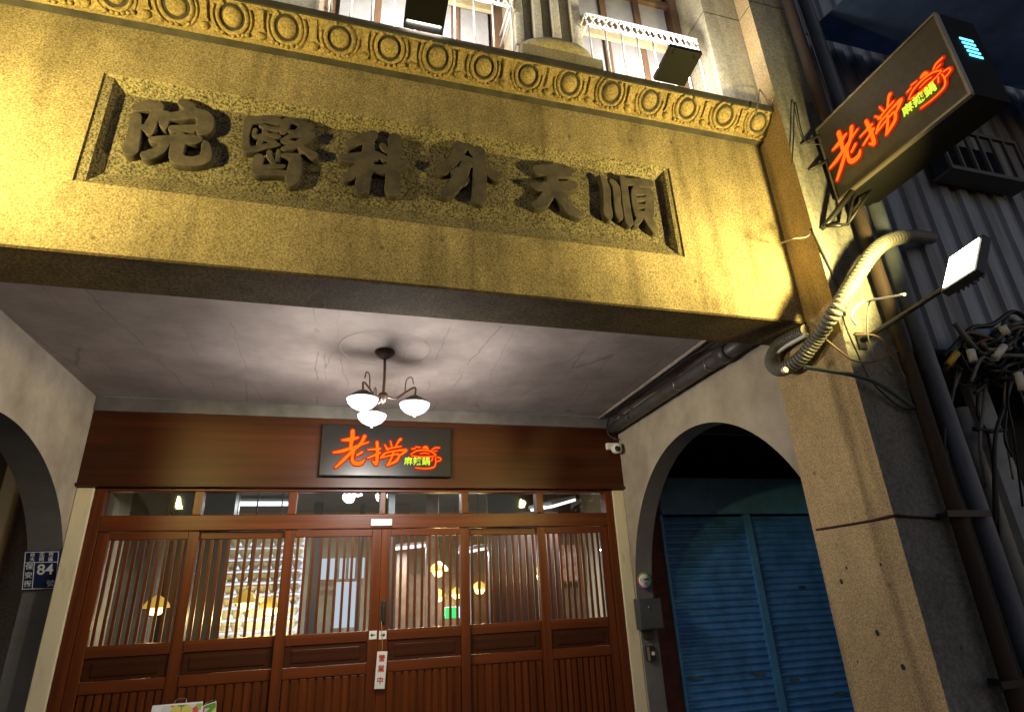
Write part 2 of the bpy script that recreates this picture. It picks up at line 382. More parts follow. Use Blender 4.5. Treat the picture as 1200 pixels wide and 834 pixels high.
# the six carved characters: brush strokes traced in the plane of the panel, 5 cm proud
CH = {
 '院': ((140, 110), [[(170,150,80),(280,125,120),(385,135,100)],[(375,170,90),(335,260,85),(305,330,100),(300,385,70)],[(250,340,70),(290,370,60)],[(165,235,95),(150,400,112),(115,555,135)],
   [(450,215,90),(440,300,80),(445,345,40)],[(630,100,90),(690,140,110)],[(460,240,85),(600,225,100),(740,200,110),(830,225,120)],[(850,260,140),(840,340,140),(800,385,70)],
   [(530,355,80),(640,350,75),(720,350,80)],[(325,460,60),(420,460,85),(560,455,95),(700,460,105),(770,455,80)],[(450,500,80),(400,560,90),(290,610,105),(250,605,70)],
   [(600,420,80),(580,500,115),(560,590,120),(570,640,130)],[(570,650,115),(700,670,100),(820,650,110),(855,610,95),(850,520,75),(835,475,25)]]),
 '醫': ((275, 125), [[(130,190,70),(110,300,58),(112,420,75)],[(110,430,60),(200,425,60),(300,400,55),(430,380,34)],[(140,150,85),(280,135,75),(400,140,85),(435,160,55)],
   [(265,195,44),(330,220,44),(425,235,48)],[(205,235,34),(200,300,34),(330,290,44),(430,305,45)],[(300,210,40),(290,290,40),(240,375,45)],[(300,325,36),(390,355,45)],
   [(505,165,70),(480,250,66)],[(500,150,60),(600,150,60),(690,190,70)],[(670,205,60),(610,262,50),(540,255,36)],[(730,210,80),(650,255,60)],[(480,345,50),(560,295,44),(680,285,60),(745,290,80)],
   [(710,330,80),(600,385,66),(480,425,45)],[(490,355,44),(590,375,50),(690,435,55),(765,482,85)],[(240,510,85),(220,580,85),(210,640,66)],[(345,455,44),(345,500,50),(385,560,44)],[(432,440,34),(420,535,34)],
   [(475,485,44),(600,500,75)],[(225,652,70),(400,655,58),(500,660,55)],[(240,600,44),(400,595,44),(480,592,36)],[(600,525,105),(590,620,120),(565,715,115),(540,765,55)]]),
 '科': ((385, 145), [[(430,115,85),(330,160,95),(205,212,80)],[(130,345,65),(230,345,100),(340,340,110),(450,320,55)],[(400,130,85),(385,300,105),(350,500,125),(330,635,125)],[(330,655,85),(285,632,55)],
   [(290,440,90),(205,520,90),(165,540,55)],[(410,310,70),(460,345,50)],[(530,225,55),(565,270,52)],[(455,300,55),(550,350,62)],[(430,440,75),(540,455,92),(660,430,82),(750,392,62),(768,382,35)],
   [(650,155,110),(640,350,108),(625,550,115),(625,650,125),(645,690,55)]]),
 '外': ((490, 155), [[(400,150,95),(450,155,70),(490,165,45)],[(410,170,100),(345,275,95),(240,375,100)],[(400,240,60),(500,300,95),(545,330,55)],[(470,310,85),(420,430,110),(330,550,110),(265,615,80)],
   [(340,395,55),(395,370,50)],[(440,500,60),(470,470,50)],[(590,200,110),(600,350,115),(600,520,120),(600,650,125)],[(660,370,55),(730,425,92),(765,440,85)],[(490,145,55),(560,210,80)]]),
 '天': ((595, 175), [[(290,210,100),(420,215,125),(540,220,135),(575,240,85)],[(230,352,45),(310,375,85),(430,362,85),(560,370,105),(640,352,75)],[(430,260,105),(430,350,100),(420,430,105)],
   [(400,440,105),(340,520,105),(270,553,75),(235,540,35)],[(460,420,85),(540,505,105),(610,600,105),(690,638,72),(735,648,28)]]),
 '順': ((685, 185), [[(170,205,50),(205,300,75),(215,450,75),(222,550,90),(235,598,38)],[(265,240,60),(302,300,72),(315,450,70),(335,570,72),(345,598,36)],[(370,210,66),(388,350,70),(407,500,75),(430,635,80)],
   [(410,240,65),(530,250,90),(630,260,78)],[(490,310,60),(520,280,60)],[(472,370,55),(490,480,62),(510,570,55)],[(632,350,75),(632,470,85),(622,570,92)],[(480,340,62),(620,340,66)],[(500,412,36),(620,412,46)],
   [(500,480,40),(620,480,46)],[(505,553,56),(620,555,66)],[(540,590,56),(505,640,55),(482,660,28)],[(605,590,78),(650,660,86),(678,708,76)]]),
}
for c, (off, sts) in CH.items():
    Z = 8.34; cx, cy = off[0] + 60, off[1] + 50; YP = 2.388
    c0 = onY(cx, cy, YP)
    out = []
    for st in sts:
        s2 = []
        for x, y, wd in st:
            px, py = off[0] + x / Z, off[1] + y / Z
            p = onY(px, py, YP); kx = (onY(px + 1, py, YP) - p).length; ky = (onY(px, py + 1, YP) - p).length
            s2.append((p.x - c0.x, p.z - c0.z, wd / Z * (kx + ky) / 2))
        out.append(s2)
    M = frame((c0.x, (YP + PY) / 2 - .002, c0.z), *FACADE)
    carved('carved_character', out, M, M_CHAR, house, .038, bevel=.0045, grow=-.0025 - .002 * (c == '順'), cell=.0035, soft=1)

# cornice with egg-and-dart
bm = B()
prof = [(YF, 4.165), (2.325, 4.172), (2.318, 4.192), (2.205, 4.292), (2.195, 4.292), (2.195, 4.335), (2.60, 4.345)]
x0, x1 = XL, XR
rows = [[bm.verts.new((x, y, z)) for (y, z) in prof] for x in (x0, x1)]
for i in range(len(prof) - 1):
    f = bm.faces.new([rows[0][i], rows[1][i], rows[1][i + 1], rows[0][i + 1]]); f.material_index = 1 if (i < 1 or i > 2) else 0
cornice = obj('cornice', bm, [M_ORN, M_CAP_GROOVE_SHADE], house)
tdir = Vector((0, 2.205 - 2.318, 4.292 - 4.192)).normalized()
c0 = Vector((0, (2.205 + 2.318) / 2, (4.292 + 4.192) / 2))
def egg_mesh(x):
    rj = random.Random(int(x * 977)); J = lambda a: rj.uniform(-a, a)
    M = frame((x, c0.y, c0.z), (1, 0, 0), tdir) @ Matrix.Translation((J(.003), .008 + J(.003), .001 + abs(J(.003)))) @ Matrix.Rotation(J(.10), 4, 'Z') @ Matrix.Diagonal((1 + J(.05), 1 + J(.05), 1 + J(.25), 1)) @ Matrix.Diagonal((1, 1.06, 1, 1))
    bm = B()
    lathe(bm, M, [(.044, -.012)] + [(.044 * math.cos(a), .026 * math.sin(a)) for a in np.linspace(0, math.pi / 2, 7)], 20)
    lathe(bm, M, [(.0445, .001), (.056, .001)], 20, 1)  # flat dark ring paints the shade of the groove round the egg
    def husk(r0, r1, h, a0):
        prof = [(r0, -.004), (r0 + .003, h), ((r0 + r1) / 2, h + .003), (r1 - .004, h - .002), (r1, -.004)]
        A = np.linspace(-a0, a0, 21); rows = [[bm.verts.new(M @ Vector((r * math.sin(a), -r * math.cos(a), z))) for r, z in prof] for a in A]
        for i in range(len(rows) - 1):
            for j in range(len(prof) - 1):
                bm.faces.new([rows[i][j], rows[i][j + 1], rows[i + 1][j + 1], rows[i + 1][j]]).smooth = True
        for rw in (rows[0], rows[-1]): bm.faces.new(rw)
    husk(.057, .078 + J(.003), .010 + J(.003), 2.6 + J(.25)); husk(.082, .097, .007 + J(.002), 1.9 + J(.35))
    for k in range(7):
        if rj.random() < .18: continue
        a = (k - 3) * .27 + J(.05); p = M @ Vector((.092 * math.sin(a), -.079 + .004 * abs(k - 3), .008))
        lathe(bm, Matrix.Translation(p), [(.0, -.010), (.009, -.005), (.011, 0), (.009, .005), (.0, .010)], 8)
    return bm
def dart_mesh(x):
    M = frame((x, c0.y, c0.z), (1, 0, 0), tdir); bm = B()
    obox(bm, M @ Matrix.Translation((0, .02, .004)), .028, .085, .016)
    obox(bm, M @ Matrix.Translation((0, -.028, .003)), .04, .012, .018)
    lathe(bm, M @ Matrix.Translation((0, -.055, .004)), [(.021, -.01), (.02, .004), (.014, .013), (0, .017)], 12)
    return bm
EG = .2475; e0 = .103
dart = obj('dart_ornament', dart_mesh(e0 + EG / 2), M_ORN, cornice)
for k in range(-7, 10):
    obj('egg_ornament', egg_mesh(e0 + EG * k), [M_ORN, M_CAP_GROOVE_SHADE], cornice)
    if k in (0, 9): continue
    c = dart.copy(); COL.objects.link(c); c.parent = cornice; c.location.x += EG * k; c.rotation_euler.y = random.uniform(-.06, .06); c.scale = (random.uniform(.85, 1.15), 1, random.uniform(.9, 1.05))

# arcade ceiling, cracked, with a plaster ring
def ceiling_mat():
    M = mat('mauve_ceiling_plaster', (.36, .31, .295), .85, col2=(.21, .175, .165), scale=2.2, bump=.2, bscale=9, ramp=(.3, .66))
    n = M.node_tree.nodes; l = M.node_tree.links; b = n['Principled BSDF']
    tc = n.new('ShaderNodeTexCoord'); base = b.inputs['Base Color'].links[0].from_socket
    nz = n.new('ShaderNodeTexNoise'); nz.inputs['Scale'].default_value = 3; nz.inputs['Detail'].default_value = 6; l.new(tc.outputs['Object'], nz.inputs[0])
    ad = n.new('ShaderNodeVectorMath'); ad.operation = 'MULTIPLY_ADD'; ad.inputs[1].default_value = (.10, .22, 0); l.new(nz.outputs['Color'], ad.inputs[0]); l.new(tc.outputs['Object'], ad.inputs[2])
    mp = n.new('ShaderNodeMapping'); mp.inputs['Scale'].default_value = (2.3, .16, 0); l.new(ad.outputs[0], mp.inputs[0])
    v = n.new('ShaderNodeTexVoronoi'); v.feature = 'DISTANCE_TO_EDGE'; v.inputs['Scale'].default_value = 1.1; l.new(mp.outputs[0], v.inputs[0])
    r = n.new('ShaderNodeMapRange'); r.inputs[1].default_value = .0; r.inputs[2].default_value = .007; r.inputs[3].default_value = .66; r.inputs[4].default_value = 1; l.new(v.outputs['Distance'], r.inputs[0])
    n2 = n.new('ShaderNodeTexNoise'); n2.inputs['Scale'].default_value = 2.3; l.new(tc.outputs['Object'], n2.inputs[0])
    r2 = n.new('ShaderNodeMapRange'); r2.inputs[1].default_value = .47; r2.inputs[2].default_value = .60; r2.inputs[3].default_value = 1; r2.inputs[4].default_value = 0; l.new(n2.outputs['Fac'], r2.inputs[0])
    mx = n.new('ShaderNodeMath'); mx.operation = 'MAXIMUM'; l.new(r.outputs[0], mx.inputs[0]); l.new(r2.outputs[0], mx.inputs[1])
    s = n.new('ShaderNodeVectorMath'); s.operation = 'SCALE'; l.new(base, s.inputs[0]); l.new(mx.outputs[0], s.inputs['Scale']); l.new(s.outputs[0], b.inputs['Base Color'])
    return M
M_CEIL = ceiling_mat()
bm = B(); box(bm, XL, XR, YB, D - .06, ZC, ZC + .12)
ceil_ = obj('arcade_ceiling', bm, M_CEIL, house)
CHX, CHY = .225, 3.55
bm = B(); lathe(bm, Matrix.Translation((CHX, CHY - .03, ZC)), [(.27, .001), (.276, -.003), (.284, -.003), (.292, .001)], 48)
obj('plaster_ring', bm, M_CEIL, ceil_)

# arcade side walls with their arches
def arch_wall(x0, x1, yc, a, b, zs, ylo, yhi, e):
    bm = B(); N = 72
    arc = [(yc - a, 0.0)] + [(yc + a * math.copysign(abs(math.cos(t)) ** e, math.cos(t)), zs + b * abs(math.sin(t)) ** e) for t in np.linspace(math.pi, 0, N)] + [(yc + a, 0.0)]
    # outer path at matching parameter
    def outer(y, z):
        return (ylo, z) if y < yc - a * .999 else None
    for x, flip in ((x0, False), (x1, True)):
        vin = [bm.verts.new((x, max(y, ylo + .002), z)) for y, z in arc]
        vout = []
        for i, (y, z) in enumerate(arc):
            if i == 0: o = (ylo, 0)
            elif i == len(arc) - 1: o = (yhi, 0)
            else:
                t = (i - 1) / (N - 1)
                # walk up the near side, along the top, down the far side
                if t < .25: o = (ylo, zs + (ZC - zs) * t / .25)
                elif t < .75: o = (ylo + (yhi - ylo) * (t - .25) / .5, ZC)
                else: o = (yhi, ZC - (ZC - zs) * (t - .75) / .25)
            vout.append(bm.verts.new((x, o[0], o[1])))
        for i in range(len(arc) - 1):
            f = bm.faces.new([vin[i], vin[i + 1], vout[i + 1], vout[i]] if not flip else [vin[i], vout[i], vout[i + 1], vin[i + 1]])
        if x == x0: A = vin
        else:
            for i in range(len(arc) - 1):
                f = bm.faces.new([A[i], vin[i], vin[i + 1], A[i + 1]]); f.material_index = 1
    return bm
obj('arch_wall', arch_wall(XR, XR + .15, 3.62, 1.14, 1.19, 1.5, YB, 4.82, 1), [M_PLASTER, M_GREYPAINT], house)
obj('arch_wall', arch_wall(XL - .2, XL, 3.66, 1.22, .885, 1.75, YB, 4.95, 2 / 1.85), [M_PLASTER, M_GREYPAINT], house)

# piers
bm = B(); fs = box(bm, XR, 2.80, 2.155, YB, 0, 7.2); fs[2].material_index = 1; fs[1].material_index = 1
pier = obj('pier', bm, [M_PIER, M_CEMENT], house)
bm = B(); fs = box(bm, XL - .4, XL, 2.155, YB, 0, 7.2); fs[2].material_index = 1; fs[0].material_index = 1
obj('pier', bm, [M_PIER, M_CEMENT], house)
# mortar line and small drilled holes on the pier
bm = B(); tube(bm, [onX(956.5, 620.5, XR - .002), onX(985, 616, XR - .002), onX(1020, 610, XR - .002), (XR - .003, 2.152, 1.876), (2.5, 2.152, 1.87), (2.66, 2.152, 1.862)], .006, 6, 4)
obj('dark_crack_line', bm, mat('dark_red_seam', (.045, .018, .012), .9), pier)
for px, py, r in [(986, 681, .010), (992, 665, .006), (1028, 741, .011), (1058, 781, .010), (1032, 661, .006), (1005, 775, .004)]:
    p = onX(px, py, XR - .0015); bm = B(); lathe(bm, frame(p, *WESTWARD) @ Matrix.Diagonal((1, 1.3, 1, 1)), [(r, 0), (r * .6, .001), (0, .001)], 9)
    obj('drill_hole', bm, M_DARK, pier)

# upper storey
YU = 2.268
bm = B(); box(bm, 2.13, XR, YU, 2.62, 4.34, 7.2)
obj('upper_wall', bm, M_WALLUP, house)
bm = B(); box(bm, XL, -.26, YU, 2.62, 4.34, 7.2); obj('upper_wall', bm, M_WALLUP, house)
bm = B()
SX0, SX1 = .80, 1.215
box(bm, SX0, SX1, YU + .05, 2.62, 4.34, 7.2)
wb = (SX1 - SX0)
for a, b in ((0, .12), (.27, .40), (.56, .68), (.86, 1)):
    box(bm, SX0 + wb * a + (.0015 if a else -.002), SX0 + wb * b + (.002 if b == 1 else 0), YU, YU + .048, 4.5, 7.2)
box(bm, SX0 + .004, SX1 - .004, YU + .01, YU + .047, 4.342, 4.498)
mid = obj('fluted_pilaster', bm, M_WALLUP, house, bevel=.006)
bm = B(); box(bm, .805, 1.29, 2.20, YU - .004, 4.338, 4.425); obj('base_block', bm, M_BLOCK, mid, bevel=.006)
bm = B()
for k in range(17):
    pass
M = Matrix.Translation((1.03, YU - .01, 4.427))
lathe(bm, M @ Matrix.Diagonal((1, .45, 1, 1)), [(0, 0), (.215, 0), (.225, .02), (.215, .04), (.18, .055), (.17, .07)], 32)
obj('round_moulding', bm, M_BLOCK, mid)

def window(x0, x1, n):
    Y = 2.54
    bm = B()
    box(bm, x0, x0 + .055, Y - .03, Y + .05, 4.345, 7.0); box(bm, x1 - .06, x1, Y - .03, Y + .05, 4.345, 7.0)
    zz = [(4.62, 4.67), (5.12, 5.20), (5.52, 5.56), (5.86, 5.92), (6.3, 6.36)]
    for a, b in zz: box(bm, x0 + .056, x1 - .061, Y - .02, Y + .045, a, b)
    wd = (x1 - x0 - .117)
    for k in range(1, n):
        xc = x0 + .056 + wd * k / n; box(bm, xc - .022, xc + .022, Y - .012, Y + .04, 4.345, 7.0)
    wo = obj('timber_window', bm, M_WINWOOD, house)
    bm = B(); box(bm, x0 + .056, x1 - .061, Y - .045, Y - .0205, 5.02, 5.085); obj('pale_rail', bm, M_CREAM, wo, bevel=.004)
    for k in range(n):
        bm = B(); xa = x0 + .056 + wd * k / n
        box(bm, xa + .024, xa + wd / n - .024, Y + .012, Y + .018, 4.5, 6.9); obj('window_pane', bm, M_PANE, wo)
    return wo
window(-.26, .80, 4); window(1.216, 2.13, 3)
bm = B(); box(bm, -.26, 2.13, 2.6, 2.615, 4.34, 7.2); obj('window_backing', bm, mat('curtain_backing', (.35, .33, .3), .9), house)
bm = B(); box(bm, -2.2, 2.8, 2.63, 9, 7.2, 7.4); box(bm, -2.2, 2.8, 2.62, 2.66, 4.35, 7.2); obj('upper_shell', bm, M_WALLUP, house)

bm = B()
box(bm, 2.1285, 2.1299, YU, 2.5, 5.165, 5.171); box(bm, 2.1305, XR, YU - .0012, YU - .0001, 5.165, 5.171)
box(bm, XR - .0012, XR - .0001, 2.155, YU - .002, 5.165, 5.171); box(bm, XR, 2.79, 2.1535, 2.1549, 5.21, 5.218)
obj('masonry_joint', bm, M_CAP_GROOVE_SHADE, house)
def railing(x0, x1):
    Y = 2.235; bm = B()
    zt0, zt1 = 4.735, 4.825
    for z in (zt0, zt1): box(bm, x0, x1, Y - .007, Y + .007, z - .006, z + .006)
    n = int(round((x1 - x0) / .085))
    for k in range(n):
        xa = x0 + (x1 - x0) * (k + .5) / n; h = (zt1 - zt0)
        for s in (-1, 1):
            for s2 in (-1, 1):
                pts = [(xa, Y, (zt0 + zt1) / 2), (xa + s * .014, Y, (zt0 + zt1) / 2 + s2 * .03), (xa + s * .034, Y, (zt0 + zt1) / 2 + s2 * .036), (xa + s * .042, Y, (zt0 + zt1) / 2 + s2 * .008)]
                tube(bm, pts, .0062, 5, 4)
    n = int(round((x1 - x0) / .105))
    for k in range(n + 1):
        xa = x0 + .01 + (x1 - x0 - .02) * k / n; tube(bm, [(xa, Y, 4.34), (xa, Y, zt0 - .006)], .0055, 6, 1, False)
    for xe, s in ((x0, 1), (x1, -1)):      # returns to the wall
        tube(bm, [(xe, Y, zt1), (xe, 2.5, zt1)], .006, 6, 1, False); tube(bm, [(xe, Y, zt0), (xe, 2.5, zt0)], .006, 6, 1, False)
    return obj('window_railing', bm, M_WHITEIRON, house)
railing(-.22, .775); railing(1.235, 1.995)

# ---- shopfront wall between the side walls
bm = B(); box(bm, XL, XR, D - .055, D - .012, 3.0, ZC); obj('grey_ceiling_trim', bm, mat('grey_trim', (.14, .13, .125), .7, var=.3, scale=5), house, bevel=.004)
bm = B(); box(bm, XL, XR, D - .04, D + .06, 2.452, 2.998); lintel = obj('timber_header', bm, M_WOODH, house)
bm = B(); box(bm, XL, XR, D - .065, D - .0425, 2.455, 2.475); obj('header_bead', bm, M_WOODH, lintel)
for xa, xb, pxb in ((-1.749, -1.642, 0), (2.305, 2.409, 1)):
    bm = B(); box(bm, xa, xb, D - .02, D + .05, 0, 2.45); obj('door_post', bm, M_TRIM, house, bevel=.006)
# frame
FX0, FX1 = -1.64, 2.303
bm = B()
box(bm, FX0, FX0 + .07, D - .005, D + .09, 0, 2.45); box(bm, FX1 - .07, FX1, D - .005, D + .09, 0, 2.45)
box(bm, FX0 + .071, FX1 - .071, D - .005, D + .09, 2.155, 2.262, 1)
box(bm, FX0 + .071, FX1 - .071, D - .003, D + .09, 2.432, 2.449, 1)
ST = [FX0 + .035, -.976, -.33, .339, .99, 1.635, FX1 - .035]
for x in (-.976, -.33, .99, 1.635): box(bm, x - .03, x + .03, D - .001, D + .088, 2.2635, 2.431)
box(bm, .339 - .02, .339 + .02, D + .003, D + .085, 2.2635, 2.431)
shopframe = obj('shopfront_frame', bm, [M_WOOD, M_WOODR], house, bevel=.004)
for a, b in zip(ST[:-1], ST[1:]):
    bm = B(); box(bm, a + .032, b - .032, D + .045, D + .051, 2.2645, 2.43); obj('transom_pane', bm, M_GLASS, shopframe)
# six lattice doors
for i, (a, b) in enumerate(zip(ST[:-1], ST[1:])):
    yo = D + (.012 if i in (0, 2, 3, 5) else .05)
    x0, x1 = a - .035 * (i not in (0,)) + .036 * (i == 0), b + .035 * (i != 5) - .036 * (i == 5)
    if i == 2: x1 = b - .0004
    if i == 3: x0 = a + .0004
    bm = B(); t = .034; sw = .07; e = .0006 * i
    box(bm, x0, x0 + sw, yo, yo + t, .03, 2.152); box(bm, x1 - sw, x1, yo, yo + t, .03, 2.152)
    X0, X1 = x0 + sw + .0005, x1 - sw - .0005
    for z0, z1 in ((2.098, 2.151), (1.372, 1.442), (1.165, 1.235), (.03, .16)): box(bm, X0, X1, yo + .001, yo + t - .001, z0, z1, 1)
    door = obj('sliding_door', bm, [M_WOOD, M_WOODR], house, bevel=.004)
    bm = B(); n = 10
    for k in range(n):
        xc = X0 + (X1 - X0) * (k + .5) / n; box(bm, xc - .0095, xc + .0095, yo + .003, yo + .019, 1.443, 2.097)
    obj('lattice', bm, M_WOOD, door)
    bm = B(); box(bm, X0, X1, yo + .0205, yo + .0255, 1.443, 2.097); obj('glass_pane', bm, M_GLASS, door)
    bm = B(); box(bm, X0, X1, yo + .016, yo + .03, 1.236, 1.371); box(bm, X0 + .05, X1 - .05, yo + .008, yo + .0155, 1.262, 1.345); obj('raised_panel', bm, M_WOODH, door, bevel=.006)
    bm = B(); box(bm, X0, X1, yo + .02, yo + .03, .161, 1.164)
    for k in range(n):
        xc = X0 + (X1 - X0) * (k + .5) / n; wv = (X1 - X0) / n * .36; box(bm, xc - wv, xc + wv, yo + .006, yo + .0195, .163, 1.162)
    obj('slatted_panel', bm, M_WOOD, door, bevel=.003)
    if i == 3:
        hp = onY(449, 722, D); bm = B(); box(bm, hp.x - .018, hp.x + .018, yo - .008, yo - .0005, 1.475, 1.64)
        box(bm, hp.x - .008, hp.x + .008, yo - .03, yo - .009, 1.50, 1.60); obj('door_handle', bm, M_BLACKMET, door, bevel=.003)


# ---- the dining room behind the doors
bm = B(); box(bm, XL - .6, XR + .6, 9.2, 9.3, 0, 3.1); box(bm, XL - .62, XL - .5, 4.92, 9.2, 0, 3.1); box(bm, XR + .5, XR + .62, 5.45, 9.2, 0, 3.1)
obj('room_wall', bm, M_BEIGE, house)
bm = B(); box(bm, XL - .5, XR + .5, 4.86, 9.2, 2.9, 3.0); obj('room_ceiling', bm, mat('dark_room_ceiling', (.12, .10, .08), .7, var=.3, scale=2), house)
bm = B(); box(bm, XL - .5, XR + .5, 4.86, 9.2, -.1, .02); obj('room_floor', bm, mat('room_floor', (.12, .08, .055), .4, var=.3), house)
bm = B(); box(bm, XL + .25, XL + .75, 6.6, 6.8, 0.02, 2.9); obj('dark_column', bm, mat('dark_column_wood', (.03, .02, .015), .5), house)
bm = B(); box(bm, 1.55, 2.35, 6.3, 6.36, .02, 2.9); obj('dark_screen', bm, mat('dark_screen_wood', (.05, .022, .014), .5, var=.3, scale=4), house)

M_PANELW = [mat('pale_wall_panel', (.40, .34, .25), .6, var=.2), mat('brown_wall_panel', (.14, .085, .05), .5, var=.3), mat('black_wall_panel', (.03, .028, .026), .5), mat('grey_wall_panel', (.25, .245, .23), .5, var=.2)]
rg = random.Random(11)
for (xa, xb, Y, k) in ((-2.1, -1.75, 7.2, 3), (-1.72, -1.45, 7.25, 2), (-1.25, -1.05, 7.2, 1), (.55, .62, 6.9, 2), (.80, .95, 8.4, 1), (1.05, 1.2, 7.4, 1), (1.62, 1.76, 8.2, 3), (2.0, 2.12, 8.0, 0), (2.35, 2.5, 7.2, 0), (2.62, 2.9, 7.0, 1), (-.3, -.18, 8.3, 2), (.3, .36, 8.5, 2)):
    bm = B(); box(bm, xa, xb, Y, Y + .06, .02, 2.89); obj('wall_panel', bm, M_PANELW[k], house)
bm = B(); box(bm, .9, 2.9, 8.9, 9.0, 1.2, 2.0); obj('low_partition', bm, M_PANELW[1], house)
def rack(x0, x1, Y):
    t = thing('display_rack', 'bright white lit rack of stacked bowls behind the second door', 'rack', ((x0 + x1) / 2, Y, .02))
    bm = B(); box(bm, x0 - .02, x1 + .02, Y + .2, Y + .23, .02, 2.45); obj('back_panel', bm, emission('lit_rack_back', (.82, .88, 1), 1.3), t)
    bm = B()
    for k in range(17): box(bm, x0, x1, Y, Y + .198, .75 + k * .1, .756 + k * .1)
    obj('rack_shelf', bm, M_OFFWHITE, t)
    bm = B()
    for k in range(16):
        n = 7
        for j in range(n):
            xc = x0 + (x1 - x0) * (j + .5) / n
            lathe(bm, Matrix.Translation((xc, Y + .07, .757 + k * .1)), [(.025, 0), (.03, .006), (.052, .05), (.056, .07), (.05, .07), (.03, .015), (0, .012)], 12)
    obj('white_bowl', bm, M_OFFWHITE, t)
rack(-.92, -.28, 6.0)

def pendant(x, y, z, first=[None]):
    lab = {0: 'yellow globe pendant lamp glowing left behind the first door', 1: 'yellow globe pendant lamp glowing in front of the white rack'}
    t = thing('pendant_lamp', 'x', 'lamp', (x, y, z), 'yellow pendant lamps inside the shop')
    bm = B(); lathe(bm, Matrix.Translation((x, y, z)), [(.001, -.06), (.04, -.05), (.062, -.02), (.065, .01), (.045, .05), (.015, .065)], 20); obj('globe', bm, M_PENDGLOW, t)
    bm = B(); lathe(bm, Matrix.Translation((x, y, z)), [(.10, .0), (.095, .025), (.07, .06), (.025, .09), (.012, .10)], 24)
    obj('shade', bm, mat('amber_shade', (.5, .33, .08), .4, emit=(1, .62, .1), es=.55), t)
    bm = B(); tube(bm, [(x, y, z + .13), (x, y, 2.895)], .006, 6, 1, False); obj('cord', bm, M_CABLE, t)
    point('pendant_light', (x, y, z - .09), P_PEND, (1, .72, .3), t, .04)
    return t
for (px, py, Y), lab in zip([(183, 712, 5.9), (288, 706, 5.55), (318, 712, 5.8), (514, 669, 6.6), (514, 699, 8.2), (535, 696, 8.6), (562, 690, 7.6), (207, 706, 7.5)],
        ['yellow pendant lamp hanging behind the first lattice door at its middle', 'larger yellow pendant lamp hanging in front of the white rack', 'smaller yellow pendant lamp at the right side of the white rack',
         'largest pale pendant lamp behind the fourth lattice door', 'small far pendant lamp below the largest pale one', 'small far pendant lamp at the right edge of the fourth door',
         'yellow pendant lamp behind the left edge of the fifth door', 'small pendant lamp near the right stile of the first door']):
    p = onY(px, py, Y); pendant(p.x, p.y, p.z)['label'] = lab

def tube_lamp(p0, p1, lab, wdt=.16):
    t = thing('ceiling_tube_lamp', lab, 'lamp', p0, 'white ceiling lamps inside the shop')
    d = Vector(p1) - Vector(p0); c = (Vector(p0) + Vector(p1)) / 2
    M = frame(c, d, Vector((0, 0, 1)).cross(d)); L = d.length
    bm = B(); obox(bm, M @ Matrix.Translation((0, 0, .03)), L + .02, wdt + .02, .03); obj('lamp_housing', bm, M_WHITE, t)
    bm = B(); obox(bm, M @ Matrix.Translation((0, 0, .0)), L, wdt, .028); obj('diffuser', bm, M_PANELGLOW, t)
    area('tube_light', c - Vector((0, 0, .03)), (0, 0, -1), L, wdt, P_PANEL, (.92, .96, 1), t)
tube_lamp((.28, 6.4, 2.82), (.75, 6.4, 2.82), 'white ceiling tube lamp seen through the centre doors')
tube_lamp((1.28, 6.3, 2.08), (1.62, 6.9, 2.16), 'added slanting white tube in place of a reflection at the fifth lattice door', .12)  # added glowing tube, stands in for a slanted reflection
tube_lamp((2.02, 5.9, 2.46), (2.36, 6.1, 2.56), 'added white glowing panel in place of a lamp reflection in the last pane above the doors', .3)  # lamp panel added where the pane only reflects a lamp
tube_lamp((.72, 8.0, 2.27), (1.12, 8.0, 2.30), 'far white ceiling tube lamp at the back wall of the room')
tube_lamp((-1.3, 7.9, 2.82), (-.6, 7.9, 2.82), 'white ceiling tube lamp at the back left of the room')
t = thing('exit_light', 'small green and white lit exit box behind the fourth lattice door', 'sign', (1.36, 7.1, 1.45))
bm = B(); box(bm, 1.22, 1.50, 7.1, 7.14, 1.44, 1.56); obj('light_case', bm, M_WHITE, t)
bm = B(); box(bm, 1.225, 1.36, 7.094, 7.0985, 1.445, 1.555); obj('green_face', bm, M_GREENSIGN, t); bm = B(); box(bm, 1.365, 1.495, 7.094, 7.0985, 1.445, 1.555); obj('white_face', bm, M_PANELGLOW, t)
t = thing('wall_picture', 'red and brown picture on the far wall behind the last lattice door', 'picture', (2.62, 6.9, 1.75))
bm = B(); box(bm, 2.44, 2.80, 6.93, 6.95, 1.76, 2.20); obj('picture_frame', bm, M_PANELW[1], t)
bm = B(); box(bm, 2.46, 2.78, 6.922, 6.929, 1.78, 2.18); obj('picture_print', bm, mat('picture_print', (.5, .32, .22), .5, col2=(.22, .05, .035), scale=9), t)
# row of bottles/light boxes at the back counter
bc = thing('back_counter', 'pale lit counter with a row of white tubes at the back of the room', 'counter', (.1, 8.9, .02))
bm = B(); box(bm, -.75, .75, 8.75, 9.1, .02, 1.3); obj('counter_body', bm, mat('counter_wood', (.25, .2, .14), .5, var=.3), bc)
bm = B()
for k in range(6): box(bm, -.30 + k * .125, -.215 + k * .125, 8.95, 8.98, 1.97, 2.24)
box(bm, .05, .32, 8.92, 8.94, 1.36, 1.93)
obj('lit_panel', bm, emission('cool_backlight', (.72, .84, 1), .8), bc)
# diner at the back seen through the third door: only a head and shoulders show

